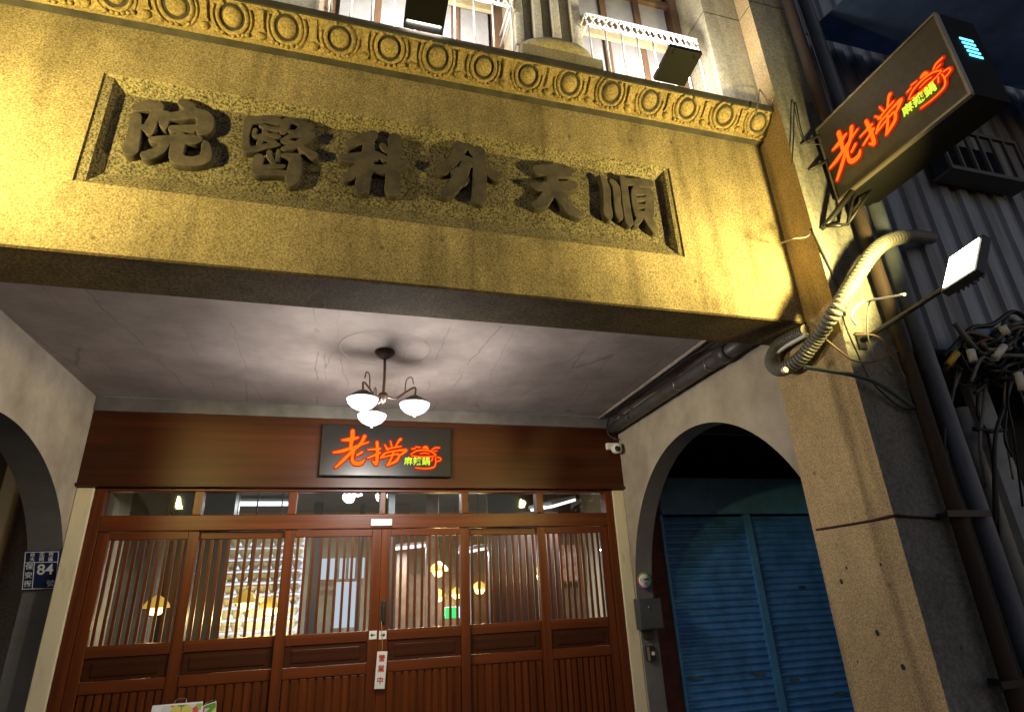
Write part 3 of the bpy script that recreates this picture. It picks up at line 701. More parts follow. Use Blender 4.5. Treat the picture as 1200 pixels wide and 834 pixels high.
# ================================================================== LOGO LETTERING (brush strokes in a 1200 x 520 drawing)
LOGO = {
 'lao': [[(212,72,44),(212,130,44),(200,240,32)],[(122,160,22),(195,152,44),(265,132,26)],[(55,277,24),(130,262,38),(240,220,30),(362,172,18)],[(322,118,40),(290,190,36),(225,255,36),(150,340,38),(82,412,26)],
   [(235,255,26),(222,330,34),(245,370,46),(300,372,42),(328,340,22)],[(308,268,30),(262,298,26)]],
 'lao_catch': [[(438,172,34),(445,260,36),(440,375,36),(408,350,22)],[(360,245,22),(470,232,26)],[(362,322,24),(470,272,28)],
   [(508,195,18),(540,240,24)],[(560,158,18),(575,208,20)],[(655,138,34),(640,150,26),(612,205,20)],[(525,235,22),(600,218,18),(662,205,18)],[(478,318,26),(520,272,24),(600,252,22),(705,238,30),(690,262,30),(640,300,22)],
   [(500,312,22),(570,292,20),(640,282,24),(625,340,32),(545,385,26)],[(590,268,22),(570,330,26),(535,388,18)]],
 'pot': [[(758,228,17),(795,222,17)],[(798,206,17),(842,212,15)],[(868,214,20),(895,208,34),(915,222,18)],[(950,234,15),(980,212,17),(1026,210,16)],[(966,244,13),(1002,240,13)],
   [(752,282,14),(800,248,18),(870,236,18),(940,246,18),(992,280,14)],[(760,292,14),(840,302,18),(930,298,16),(990,286,12)],[(838,272,12),(880,264,14),(930,270,12)],
   [(962,305,16),(950,340,16)],[(985,305,16),(990,350,15),(970,398,18),(890,412,15),(800,406,15)],[(995,300,13),(1035,310,14),(1034,332,14),(992,345,13)]],
}
def logo(parent, M, sc, deep):
    """M: frame with its origin at the drawing's (600, 260); sc metres per drawing unit"""
    for nm, kind in (('lao', 'neon_character'), ('lao_catch', 'neon_character'), ('pot', 'neon_pot_emblem')):
        st = [[((x - 600) * sc, -(y - 260) * sc, wd * sc * .9) for x, y, wd in s] for s in LOGO[nm]]
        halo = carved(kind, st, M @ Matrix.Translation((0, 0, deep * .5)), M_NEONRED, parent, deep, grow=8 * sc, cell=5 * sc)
        carved('neon_core', st, M @ Matrix.Translation((0, 0, deep * 1.3)), M_NEON, halo, deep * .5, grow=-2.6 * sc, cell=4.5 * sc)
    for ch, x in (('麻', 731), ('辣', 813), ('鍋', 897)):
        text('neon_small_character', ch, 80 * sc, M @ Matrix.Translation(((x - 600) * sc, -(350 - 260) * sc, deep * 2.6)), M_NEONYEL, parent, deep * .4, bold=.012 * 84 * sc)

# dark signboard over the doors
SY = 4.70
t = thing('signboard', 'dark flat signboard with orange glowing brush characters above the lattice doors', 'sign', (.355, SY, 2.52))
bm = B(); box(bm, -.158, .862, SY, 4.758, 2.535, 2.94); obj('board', bm, M_DARKSIGN, t, bevel=.006)
logo(t, frame((.403, SY - .0015, 2.727), *FACADE), 1.019 / 1200, .006)

# projecting sign on the pier
PXS, PXE = 2.62, 2.86
t = thing('projecting_sign', 'dark box sign with orange glowing brush characters projecting from the right pier', 'sign', (2.74, 1.74, 3.60))
y0, y1, z0, z1 = 1.335, 2.125, 3.605, 4.125
bm = B(); box(bm, PXS, PXE, y0, y1, z0, z1); obj('sign_box', bm, mat('sign_box_paint', (.008, .0075, .007), .7, var=.2, spec=.15), t, bevel=.004)
bm = B(); box(bm, PXS - .006, PXS - .0005, y0 + .012, y1 - .012, z0 + .012, z1 - .012); obj('face_panel', bm, M_SIGNTAN, t)
bm = B()
for a in ((y0, y1, z0 - .001, z0 + .011), (y0, y1, z1 - .011, z1 + .001)): box(bm, PXS - .012, PXS + .012, *a)
for a in ((y0 - .001, y0 + .011, z0 + .0115, z1 - .0115), (y1 - .011, y1 + .001, z0 + .0115, z1 - .0115)): box(bm, PXS - .012, PXS + .012, *a)
obj('edge_trim', bm, M_ALU, t)
logo(t, frame((PXS - .008, 1.697, 3.835), *WESTWARD), .00075, .005)
bm = B()
for k in range(5): box(bm, 2.70 + .004 * k, 2.785 + .004 * k, y0 - .004, y0 - .0012, 3.865 + (4 - k) * .026, 3.877 + (4 - k) * .026)
obj('lit_vent', bm, M_BLUELED, t)
bm = B()
tube(bm, [(2.62, 2.03, 3.605), (2.5, 2.12, 3.45), (2.47, 2.16, 3.42)], .016, 6, 1, False)
tube(bm, [(2.472, 2.14, 3.43), (2.60, 2.10, 3.43), (2.64, 2.04, 3.605)], .011, 6, 1, False)
tube(bm, [(2.60, 2.10, 3.43), (2.72, 2.0, 3.605)], .009, 6, 1, False)
tube(bm, [(2.485, 2.13, 3.425), (2.53, 2.08, 3.40)], .012, 6, 1, False)
obj('mounting_bracket', bm, M_BLACKMET, t)
for za, zb in ((4.09, 4.02), (3.90, 3.83)):
    bm = B(); tube(bm, [(2.64, 2.11, za), (2.50, 2.16, zb)], .010, 6, 1, False); obj('stay_rod', bm, M_BLACKMET, t)

# three-bowl ceiling lamp
t = thing('chandelier', 'three bowl ceiling lamp glowing cool white under the arcade ceiling', 'lamp', (CHX, CHY, 2.62))
M_BRONZE = mat('dark_bronze', (.06, .045, .038), .45, metal=.6)
bm = B(); lathe(bm, Matrix.Translation((CHX, CHY, ZC)), [(.062, .0), (.064, -.012), (.05, -.03), (.03, -.045), (.012, -.055)], 24); obj('ceiling_canopy', bm, M_BRONZE, t)
HZ = 2.80
bm = B(); tube(bm, [(CHX, CHY, ZC - .05), (CHX + .004, CHY, 2.96), (CHX, CHY, HZ)], .009, 8, 3); lathe(bm, Matrix.Translation((CHX, CHY, HZ)), [(.0, .03), (.024, .02), (.032, 0), (.022, -.025), (.008, -.045), (0, -.05)], 16)
obj('stem', bm, M_BRONZE, t)
for px, py in ((425, 466), (486, 472), (436, 485)):
    Yb = {425: 3.47, 486: 3.53, 436: 3.81}[px]; p = onY(px, py, Yb); v = Vector((p.x - CHX, p.y - CHY, 0)); u = v.normalized()
    bm = B(); base = Vector((CHX, CHY, HZ))
    tube(bm, [base + u * .02, base + u * v.length * .4 + Vector((0, 0, -.012)), base + u * v.length * .7 + Vector((0, 0, .03)), Vector((p.x, p.y, p.z + .10)), Vector((p.x, p.y, p.z + .045))], .0065, 7, 6)
    tube(bm, [base + u * v.length * .68 + Vector((0, 0, .03)), base + u * v.length * .72 + Vector((0, 0, .11)), base + u * v.length * .88 + Vector((0, 0, .13)), base + u * v.length * .95 + Vector((0, 0, .085))], .004, 6, 5)
    obj('lamp_arm', bm, M_BRONZE, t)
    bm = B(); lathe(bm, Matrix.Translation(p), [(.012, .05), (.03, .042), (.06, .022), (.092, .0), (.095, -.006), (.09, -.008)], 28); sh = obj('metal_cap', bm, M_BRONZE, t)
    bm = B(); lathe(bm, Matrix.Translation(p), [(.094, -.008), (.088, -.03), (.066, -.055), (.036, -.072), (.0, -.078)], 28); bo = obj('glass_bowl', bm, M_BOWLGLOW, t)
    bm = B(); lathe(bm, Matrix.Translation(p + Vector((0, 0, -.078))), [(.014, .003), (.012, -.008), (0, -.014)], 12); obj('finial', bm, M_BRONZE, bo)
    point('bowl_light', p + Vector((0, 0, -.13)), P_BOWL, (1, .93, .85), t, .06)

# floodlights that rake the lintel from both ends
def floodlight(x, s, label):
    t = thing('floodlight', label, 'lamp', (x, 1.6, 2.7), 'floodlights raking the lintel')
    nrm = Vector((-s * .83, .10, .55)).normalized(); c = Vector((x - s * .07, 1.59, 2.872))
    M = frame(c, Vector((0, -1, 0)) * s - nrm * nrm.dot(Vector((0, -1, 0)) * s), nrm.cross(Vector((0, -1, 0)) * s))
    sx, sz = .15, .20
    bm = B(); obox(bm, M @ Matrix.Translation((0, 0, -.026)), sx + .03, sz + .03, .04)
    for k in range(6): obox(bm, M @ Matrix.Translation((-.06 + k * .024, 0, -.058)), .005, sz, .022)
    obj('lamp_housing', bm, M_BLACKMET, t, bevel=.003)
    bm = B(); obox(bm, M @ Matrix.Translation((0, 0, -.003)), sx, sz, .004); obj('lens', bm, M_FLOODLENS, t)
    area('flood_beam', M @ Vector((0, 0, .008)), Vector((-s * .52, .66, .53)), sx * .9, sz * .9, P_FLOOD, (1, .80, .24), t, 128)
    bm = B()
    tube(bm, [(x - s * .10, 2.153, 2.74), (x - s * .02, 1.95, 2.80), (x + s * .03, 1.66, 2.86)], .013, 8, 4)
    obox(bm, Matrix.Translation((x - s * .10, 2.148, 2.74)), .05, .008, .09)
    tube(bm, [(x + s * .03, 1.66, 2.86), (x + s * .02, 1.62, 2.80), tuple(M @ Vector((0, -.09, -.03)))], .009, 6, 4)
    obj('bracket_arm', bm, M_BLACKMET, t)
    return t
floodlight(2.61, 1, 'glaring square floodlight on a bracket arm from the right pier')
floodlight(-1.98, -1, 'square floodlight on the left pier raking the lintel from the left')

# uplights standing on the cornice
def uplight(x0, x1, y0, label):
    c = Vector(((x0 + x1) / 2, (y0 + 2.20) / 2, 4.375)); t = thing('uplight', label, 'lamp', (c.x, 2.20, 4.34), 'dark uplights standing on the cornice')
    M = frame(c, (1, 0, 0), (0, .98, -.16)); wdt, h = x1 - x0, 2.20 - y0     # local z points up and slightly to the wall
    bm = B(); obox(bm, M, wdt, h, .032)
    for sx in (-1, 1): lathe(bm, M @ Matrix.Translation((sx * wdt * .33, -h * .40, -.016)) @ Matrix.Rotation(math.pi, 4, 'X'), [(.014, 0), (.014, .002), (.006, .003), (0, .003)], 12)
    obj('lamp_housing', bm, mat('uplight_black', (.006, .006, .006), .6, spec=.2), t, bevel=.004)
    bm = B(); obox(bm, M @ Matrix.Translation((0, 0, .0185)), wdt - .02, h - .03, .005); obj('lens', bm, emission('uplight_lens', (.95, .97, 1), 6), t)
    bm = B(); box(bm, c.x - wdt * .35, c.x + wdt * .35, 2.20, 2.25, 4.337, 4.343); obj('foot', bm, mat('uplight_black', (.006, .006, .006), .6, spec=.2), t)
    area('upward_beam', M @ Vector((0, 0, .03)), (0, .62, .78), wdt - .03, h - .05, P_UP, (1, .93, .80), t)
uplight(.162, .366, 1.94, 'dark back of a larger uplight on the cornice before the left window')
uplight(1.60, 1.80, 1.995, 'dark uplight plate on the cornice before the right window')
uplight(-1.15, -.95, 1.97, 'dark uplight on the cornice at its left end')

# security camera
t = thing('security_camera', 'small white dome camera in the corner above the right door post', 'camera', (2.36, 4.66, 2.74))
bm = B(); box(bm, 2.27, 2.36, 4.72, 4.757, 2.80, 2.86); obj('wall_bracket', bm, M_WHITE, t, bevel=.006)
bm = B(); M = Matrix.Translation((2.335, 4.67, 2.80)); lathe(bm, M, [(.0, .045), (.03, .04), (.045, .02), (.048, -.01), (.044, -.03), (.03, -.045), (0, -.05)], 20); hd = obj('dome_head', bm, M_WHITE, t)
bm = B(); lathe(bm, frame((2.325, 4.626, 2.785), (1, 0, 0), (0, .25, .97)), [(.026, -.008), (.026, .004), (.015, .01), (0, .012)], 16); obj('lens', bm, M_BLACKMET, hd)

# house number plate on the left arch jamb
t = thing('house_number_plate', 'navy enamel house plate number 84 on the left arch jamb', 'sign', (-1.86, 4.84, 1.79))
PM = frame((-1.852, 4.805, 1.916), (1, 0, 0), (0, -.36, .93))
M_LET = mat('white_enamel', (.72, .75, .85), .4)
bm = B(); obox(bm, PM @ Matrix.Translation((0, 0, -.004)), .198, .25, .008); obj('plate', bm, M_BLUEPLATE, t)
bm = B()
for cx, cy, sx, sy in ((0, .119, .190, .004), (0, -.119, .190, .004), (-.093, 0, .004, .2338), (.093, 0, .004, .2338), (0, .052, .1818, .004), (-.038, -.0335, .004, .1668)):
    obox(bm, PM @ Matrix.Translation((cx, cy, .0016)), sx, sy, .002)
obj('border_line', bm, M_LET, t)
F = lambda x, y: PM @ Matrix.Translation((x, y, .0022))
for st_, y in (('台北市', .101), ('大同區', .070)):
    for ch, x in zip(st_, (-.052, 0, .052)): text('plate_character', ch, .030, F(x, y), M_LET, t, .0006, .0005)
for ch, y in zip('保安街', (.024, -.032, -.088)): text('plate_character', ch, .044, F(-.065, y), M_LET, t, .0006, .0006)
text('plate_number', '84', .094, F(.026, .002), M_LET, t, .0006, .0014)
text('plate_character', '號', .044, F(.062, -.089), M_LET, t, .0006, .0006)

# things on the right jamb
JY = 4.715
t = thing('round_sticker', 'round white sticker with rainbow rim on the right arch jamb', 'sticker', (2.47, JY, 1.65))
bm = B(); M = frame((2.475, JY, 1.70), *FACADE); lathe(bm, M, [(.066, 0), (.066, .002), (.053, .003)], 40)
def rim_mat():
    Mt = bpy.data.materials.new('rainbow_rim'); Mt.use_nodes = True; n = Mt.node_tree.nodes; l = Mt.node_tree.links
    tc = n.new('ShaderNodeTexCoord'); g = n.new('ShaderNodeTexGradient'); g.gradient_type = 'RADIAL'
    mp = n.new('ShaderNodeMapping'); mp.inputs['Rotation'].default_value = (math.radians(90), 0, 0); mp.inputs['Location'].default_value = (0, .066, 0)
    l.new(tc.outputs['Object'], mp.inputs[0]); l.new(mp.outputs[0], g.inputs[0])
    h = n.new('ShaderNodeCombineColor'); h.mode = 'HSV'; h.inputs[1].default_value = .85; h.inputs[2].default_value = .35; l.new(g.outputs['Fac'], h.inputs[0]); l.new(h.outputs[0], n['Principled BSDF'].inputs['Base Color']); return Mt
obj('rainbow_rim', bm, rim_mat(), t)
bm = B(); lathe(bm, M, [(.0525, .001), (.0525, .0032), (0, .0034)], 40); disc = obj('white_disc', bm, M_WHITE, t)
MK = mat('black_print', (.02, .02, .025), .6)
text('sticker_text', 'COME', .030, M @ Matrix.Translation((0, .008, .0042)), MK, t, .0004, .0007)
text('sticker_text', 'TS', .032, M @ Matrix.Translation((.008, -.026, .0042)), MK, t, .0004, .0007)
bm = B(); box(bm, 2.437, 2.513, JY - .0045, JY - .0037, 1.688, 1.6895); obj('printed_line', bm, MK, t)

t = thing('mail_box', 'dark grey metal box with a small lock below the round sticker', 'box', (2.475, 4.68, 1.31))
bm = B(); box(bm, 2.375, 2.575, 4.66, 4.76, 1.335, 1.565); obj('box_body', bm, mat('dark_grey_paint', (.055, .062, .07), .45, var=.2), t, bevel=.006)
bm = B(); box(bm, 2.385, 2.565, 4.652, 4.6585, 1.345, 1.535); dr = obj('box_door', bm, mat('dark_grey_paint', (0, 0, 0)), t, bevel=.003)
bm = B(); lathe(bm, frame((2.455, 4.652, 1.50), *FACADE), [(.011, 0), (.011, .006), (.004, .008), (0, .008)], 14); obj('lock', bm, M_ALU, dr)
bm = B(); box(bm, 2.43, 2.49, 4.70, 4.76, 1.265, 1.333); obj('cable_gland', bm, M_BLACKMET, t, bevel=.004)
t = thing('door_entry_reader', 'small black and silver card reader below the dark metal box', 'reader', (2.47, 4.72, 1.10))
bm = B(); box(bm, 2.43, 2.50, 4.725, 4.757, 1.11, 1.215); rb = obj('reader_body', bm, M_BLACKMET, t, bevel=.004)
bm = B(); box(bm, 2.428, 2.447, 4.715, 4.7245, 1.112, 1.213); obj('silver_side', bm, M_ALU, t); bm = B(); box(bm, 2.465, 2.49, 4.718, 4.7245, 1.15, 1.175); obj('key', bm, M_WHITE, t)
t = thing('red_ring_mark', 'faint red round mark on the brick beside the shutter', 'mark', (2.70, 4.985, 1.6))

# things on the doors
bm = B(); p = onY(447, 612, 4.79); box(bm, p.x - .08, p.x + .08, 4.772, 4.7935, p.z - .026, p.z + .026)
tag(obj('door_sensor', bm, M_OFFWHITE, bevel=.004), 'white door sensor on the rail above the centre doors', 'sensor')
for px, s, lab in ((437, -1, 'white sticker with a left arrow on the centre door stile'), (448.5, 1, 'white sticker with a right arrow beside the left arrow')):
    p = onY(px, 743.5, 4.81); t = thing('arrow_sticker', lab, 'sticker', (p.x, 4.81, p.z - .03), 'arrow stickers on the centre doors')
    bm = B(); box(bm, p.x - .027, p.x + .027, 4.8085, 4.811, p.z - .028, p.z + .028); obj('sticker_sheet', bm, M_WHITE, t, bevel=.001)
    bm = B(); yl = 4.8068
    obox(bm, Matrix.Translation((p.x - s * .004, yl, p.z)), .024, .0014, .007)
    f = bm.faces.new([bm.verts.new(v) for v in ((p.x + s * .018, yl - .0007, p.z), (p.x + s * .004, yl - .0007, p.z + .014), (p.x + s * .004, yl - .0007, p.z - .014))]); bmesh.ops.solidify(bm, geom=[f], thickness=.0012)
    obj('arrow', bm, MK, t)
p0 = onY(447, 765, 4.79); t = thing('hanging_sign', 'white hanging sign with three red characters on the door handle', 'sign', (.36, 4.79, 1.09))
M = frame((p0.x, 4.784, p0.z - .105), Vector((1, 0, -.05)), Vector((.05, 0, 1)))
bm = B(); obox(bm, M, .072, .235, .006); obj('sign_plate', bm, M_WHITE, t, bevel=.002)
for ch, dz in (('營', .072), ('業', .005), ('中', -.068)): text('sign_character', ch, .047, M @ Matrix.Translation((0, dz, .0042)), mat('red_print', (.45, .02, .025), .5), t, .0004, .0009)
bm = B(); tube(bm, [(p0.x, 4.785, p0.z + .01), (p0.x + .003, 4.778, p0.z + .05), (.358, 4.782, 1.5)], .0025, 5, 4); obj('cord', bm, mat('tan_cord', (.4, .28, .12), .8), t)

# menu leaflets standing in front of the doors
def leaf_mat(name, seed):
    Mt = bpy.data.materials.new(name); Mt.use_nodes = True; n = Mt.node_tree.nodes; l = Mt.node_tree.links
    tc = n.new('ShaderNodeTexCoord'); v = n.new('ShaderNodeTexVoronoi'); v.inputs['Scale'].default_value = 22; l.new(tc.outputs['Object'], v.inputs[0])
    r = n.new('ShaderNodeValToRGB'); e = r.color_ramp.elements; e[0].color = (.6, .62, .6, 1); e[0].position = .0; e[1].color = (.65, .65, .7, 1); e[1].position = 1
    for ps, c in ((.25, (.28, .42, .05, 1)), (.42, (.6, .55, .12, 1)), (.58, (.55, .08, .06, 1)), (.72, (.7, .6, .55, 1)), (.86, (.12, .3, .04, 1))):
        x = e.new(ps); x.color = c
    r.color_ramp.interpolation = 'CONSTANT'; sp = n.new('ShaderNodeSeparateColor'); l.new(v.outputs['Color'], sp.inputs[0]); l.new(sp.outputs[seed], r.inputs[0]); l.new(r.outputs[0], n['Principled BSDF'].inputs['Base Color']); return Mt
def leaflet(px0, px1, pyt, Y, slant, lab, i):
    a = onY(px0, pyt + slant, Y); b = onY(px1, pyt, Y)
    t = thing('menu_board', lab, 'menu', ((a.x + b.x) / 2, Y, .75), 'food picture menus before the doors')
    w_ = (b - a).length; M = frame((a + b) / 2 - Vector((0, 0, .16)), Vector((b.x - a.x, 0, b.z - a.z)), Vector((-(b.z - a.z), .12, b.x - a.x)))
    bm = B(); obox(bm, M, w_, .32, .008); obj('backing_sheet', bm, M_WHITE, t)
    bm = B(); obox(bm, M @ Matrix.Translation((w_ * .1, 0, .0056)), w_ * .78, .30, .002); obj('food_picture', bm, leaf_mat('food_print', i), t)
    bm = B(); tube(bm, [M @ Vector((-.02, .15, -.008)), M @ Vector((-.018, .185, -.008)), M @ Vector((.035, .185, -.008)), M @ Vector((.037, .15, -.008))], .003, 5, 3); obj('wire_clip', bm, M_ALU, t)
    bm = B(); tube(bm, [M @ Vector((0, -.1, -.012)), M @ Vector((0, -.2, -.03)), ((a.x + b.x) / 2, Y + .06, .02)], .012, 8, 2); lathe(bm, Matrix.Translation(((a.x + b.x) / 2, Y + .06, .002)), [(.16, 0), (.16, .012), (.02, .025), (0, .025)], 24); obj('stand', bm, M_BLACKMET, t)
leaflet(176, 236, 820, 4.3, 5, 'white food menu sheet at the lower left before the second door', 0)
leaflet(238, 257, 809, 4.42, 7, 'narrow green salad menu sheet behind the white menu sheet', 2)

# ================================================================== PIPES, HOSES, CABLES
def onefile(name, bm, mt, label, cat, group=None): return tag(obj(name, bm, mt), label, cat, group)
dp = thing('drain_pipe', 'dark drain pipe along the ceiling above the right arch', 'pipe', (2.345, 3.7, 2.95))
bm = B(); tube(bm, [(2.33, 2.70, 3.0), (2.335, 3.5, 3.0), (2.34, 4.72, 2.985)], .048, 14, 3); obj('pipe_run', bm, mat('dark_pipe_paint', (.075, .07, .068), .45, var=.3), dp)
bm = B(); lathe(bm, frame((2.33, 2.98, 3.0), (1, 0, 0), (0, 0, 1)), [(.048, -.05), (.056, -.05), (.056, .05), (.048, .05)], 16); obj('pipe_socket', bm, mat('dark_pipe_paint', (0, 0, 0)), dp)
for y in (3.15, 3.55, 4.3):
    bm = B(); lathe(bm, frame((2.334, y, 3.0), (1, 0, 0), (0, 0, 1)), [(.049, -.006), (.052, -.006), (.052, .006), (.049, .006)], 16); lathe(bm, Matrix.Translation((2.29, y, 2.965)), [(0, -.01), (.008, -.006), (.008, .004), (0, .008)], 8); obj('pipe_clamp', bm, M_ALU if y < 4 else M_BLACKMET, dp)
bm = B(); tube(bm, [(2.20, 2.68, 3.09), (2.21, 3.6, 3.088), (2.22, 4.72, 3.085)], .013, 8, 3); onefile('conduit', bm, M_PLASTER, 'pale conduit along the ceiling beside the dark drain pipe', 'pipe')
bm = B(); tube(bm, [(2.25, 2.68, 3.08), (2.255, 3.1, 3.075), (2.25, 3.3, 3.085), (2.26, 3.9, 3.075), (2.24, 4.3, 3.085), (2.26, 4.45, 3.04), (2.27, 4.6, 3.07), (2.30, 4.74, 3.0), (2.32, 4.745, 2.93), (2.38, 4.70, 2.88)], .007, 6, 5)
onefile('ceiling_cable', bm, M_CABLE, 'thin black cable running along the dark drain pipe', 'cable')

# corrugated hose: out of the tin wall, down past the pier, curling under the lintel
H = [onY(1090, 279, 2.30), onY(1064, 277, 2.08), onY(1038, 284, 2.02), onY(1020, 300, 2.02), onY(1000, 330, 2.05), onY(980, 362, 2.09), onX(958, 395, 2.36), onX(938, 420, 2.345), onX(915, 433, 2.33), onX(904, 424, 2.34), onX(910, 408, 2.36), onX(925, 397, 2.375), onX(945, 388, 2.385)]
hp = thing('corrugated_hose', 'grey corrugated hose curling from the tin wall under the lintel', 'hose', H[6])
bm = B(); tube(bm, [tuple(p) for p in H], .035, 16, 30, True, ridge=.005); obj('hose_run', bm, [M_HOSE, mat('hose_groove_shade', (.07, .066, .058), .8)], hp)  # darker groove colour paints in the shade between the ridges
bm = B(); tube(bm, [onX(908, 415, 2.35), onX(922, 405, 2.36), onX(946, 392, 2.35)], .011, 8, 4); obj('inner_tube', bm, M_WHITE, hp)
bm = B(); tube(bm, [onX(918, 434, 2.22), onX(921, 433, 2.22)], .016, 8, 1, False); obj('white_tie', bm, M_WHITE, hp)

rp = thing('rusty_downpipe', 'rusty brown downpipe running down the front of the right pier', 'pipe', (2.70, 2.10, 0))
bm = B(); tube(bm, [(2.70, 2.10, 0), (2.715, 2.10, 2.2), (2.705, 2.10, 3.3), (2.685, 2.10, 5), (2.685, 2.10, 7.2)], .034, 12, 5); obj('pipe_run', bm, M_RUST, rp)
for z in (1.2, 1.87):
    bm = B(); box(bm, 2.60, 2.86, 2.052, 2.062, z - .014, z + .014); box(bm, 2.655, 2.665, 2.063, 2.152, z - .013, z + .013); obj('pipe_strap', bm, M_BLACKMET, rp)
bm = B(); tube(bm, [(2.885, 2.12, 0), (2.88, 2.12, 2.2), (2.87, 2.12, 4), (2.85, 2.12, 7.2)], .042, 12, 4); onefile('blue_downpipe', bm, M_BLUEPIPE, 'blue grey downpipe to the right of the rusty one', 'pipe')
bm = B(); tube(bm, [(3.17, 2.28, 0), (3.19, 2.28, 1.5), (3.2, 2.28, 2.45)], .045, 12, 3); onefile('grey_downpipe', bm, M_GREYPIPE, 'grey plastic downpipe in front of the dark gap at right', 'pipe')
bm = B(); box(bm, 3.36, 3.50, 2.30, 2.345, 0, 2.62); onefile('pale_plank', bm, mat('pale_blue_board', (.33, .36, .40), .7, var=.35, scale=4), 'pale upright board beside the dark gap at the right edge', 'board')

# cables round the pier corner
rng = random.Random(3)
def cable(pts, r, mt, lab, cat='cable'):
    bm = B(); tube(bm, [tuple(p) for p in pts], r, 6, 8); return onefile('loose_cable', bm, mt, lab, cat)
P = lambda x, y, Y=2.1: onY(x, y, Y)
cable([P(968, 398, 2.12), P(985, 412), P(1000, 422, 2.07), P(1020, 424, 2.08), P(1038, 418, 2.1), P(1058, 408, 2.12)], .005, M_BROWNCABLE, 'brown cable sagging in a loop below the hose at the pier')
cable([P(942, 430, 2.2), P(975, 435, 2.12), P(1002, 440, 2.1), P(1030, 450, 2.1), P(1072, 478, 2.11)], .011, M_GREENCABLE, 'teal hose running from the hose bend to the rusty pipe', 'hose')
cable([P(986, 366, 2.13), P(992, 385, 2.08), P(1003, 410, 2.1), P(1020, 445, 2.12), P(1052, 475, 2.13), P(1070, 480, 2.12)], .004, M_CABLE, 'thin black cable hanging below the yellow lit corner')
cable([P(1000, 392, 2.1), P(1030, 395, 2.05), P(1048, 420, 2.08), P(1062, 445, 2.1)], .005, M_BROWNCABLE, 'brown cable arching from the floodlight bracket')
cable([P(1003, 380, 2.08), P(998, 372, 2.05), P(1003, 360, 2.05), P(1020, 352, 2.0), P(1060, 345, 1.8)], .006, M_WHITE, 'white cable looping along the floodlight arm')
cable([P(945, 250, 2.3), P(948, 275, 2.15), P(928, 280, 2.14), P(915, 285, 2.3)], .004, M_GREYCABLE, 'thin wire hooked across the lintel end under the sign')
cable([P(928, 192, 2.14), P(930, 160, 2.14), P(932, 120, 2.14), P(944, 165, 2.14), P(975, 168, 2.1)], .004, M_CABLE, 'thin black wire tied along the pier edge above the lintel')
cable([P(885, 138, 2.18), P(888, 122, 2.17), P(890, 105, 2.25)], .004, M_GREYCABLE, 'short pale wire standing on the cornice end')
cable([P(950, 268, 2.14), P(975, 320, 2.15), P(985, 345, 2.14), P(990, 370, 2.14)], .006, M_CABLE, 'black cable down the pier corner below the sign bracket')
cable([P(1020, 348, 2.0), P(1016, 380, 2.02), P(1022, 410, 2.05), P(1045, 440, 2.1)], .004, M_GREYCABLE, 'grey cable dropping from the floodlight arm')
# knot of telephone cables at the right edge
K = [(1118, 405), (1150, 392), (1185, 398), (1205, 420), (1180, 440), (1140, 430), (1125, 415)]
knot = thing('cable_bundle', 'tangled bundle of black cables hanging at the right edge', 'cables', onY(1150, 420, 2.2))
Mk = [M_CABLE, M_CABLE, M_GREENCABLE, M_BROWNCABLE, M_GREYCABLE]
for k in range(26):
    x0_ = rng.uniform(1105, 1150); pts = []
    y_ = rng.uniform(395, 450)
    for j in range(6):
        pts.append(onY(x0_ + j * rng.uniform(14, 22), y_ + rng.uniform(-22, 22) - j * 3, rng.uniform(2.1, 2.28)))
    bm = B(); tube(bm, [tuple(p) for p in pts], rng.uniform(.006, .016), 6, 6); obj('cable_strand', bm, Mk[k % 5] if k % 3 else M_CABLE, knot)
for k in range(9):
    x0_ = rng.uniform(1120, 1205); y_ = rng.uniform(425, 450); dx = rng.uniform(-35, 45)
    pts = [onY(x0_, y_, 2.2), onY(x0_ + dx * .3 + rng.uniform(-10, 10), y_ + 40, rng.uniform(2.12, 2.25)), onY(x0_ + dx * .7, y_ + 80, rng.uniform(2.12, 2.25)), onY(x0_ + dx + 10, y_ + rng.uniform(100, 260), 2.24)]
    bm = B(); tube(bm, [tuple(p) for p in pts], rng.uniform(.005, .010), 6, 6); obj('cable_strand', bm, Mk[k % 5], knot)
bm = B(); a, b = onY(1121, 414, 2.1), onY(1110, 428, 2.1); tube(bm, [a, b], .018, 10, 1, False); obj('yellow_sleeve', bm, mat('yellow_sleeve', (.55, .36, .03), .5), knot)
for (xa, ya, xb, yb) in ((1137, 410, 1141, 424), (1176, 406, 1166, 420), (1174, 382, 1180, 392), (1193, 437, 1199, 458)):
    bm = B(); tube(bm, [onY(xa, ya, 2.08), onY(xb, yb, 2.08)], .02, 8, 1, False); obj('paper_tag', bm, M_WHITE, knot)
bm = B(); tube(bm, [P(1140, 502, 2.2), P(1160, 505, 2.17), P(1178, 503, 2.2)], .012, 6, 3); onefile('cable_tie', bm, M_CABLE, 'black strap round the pale upright board', 'strap')
bm = B(); pp = onY(1166, 655, 2.4); lathe(bm, Matrix.Translation(pp), [(0, -.06), (.04, -.045), (.045, .0), (.035, .045), (0, .06)], 10); onefile('red_lantern', bm, mat('dim_red', (.20, .025, .018), .6), 'small dim red float hanging in the dark gap at right', 'lantern')

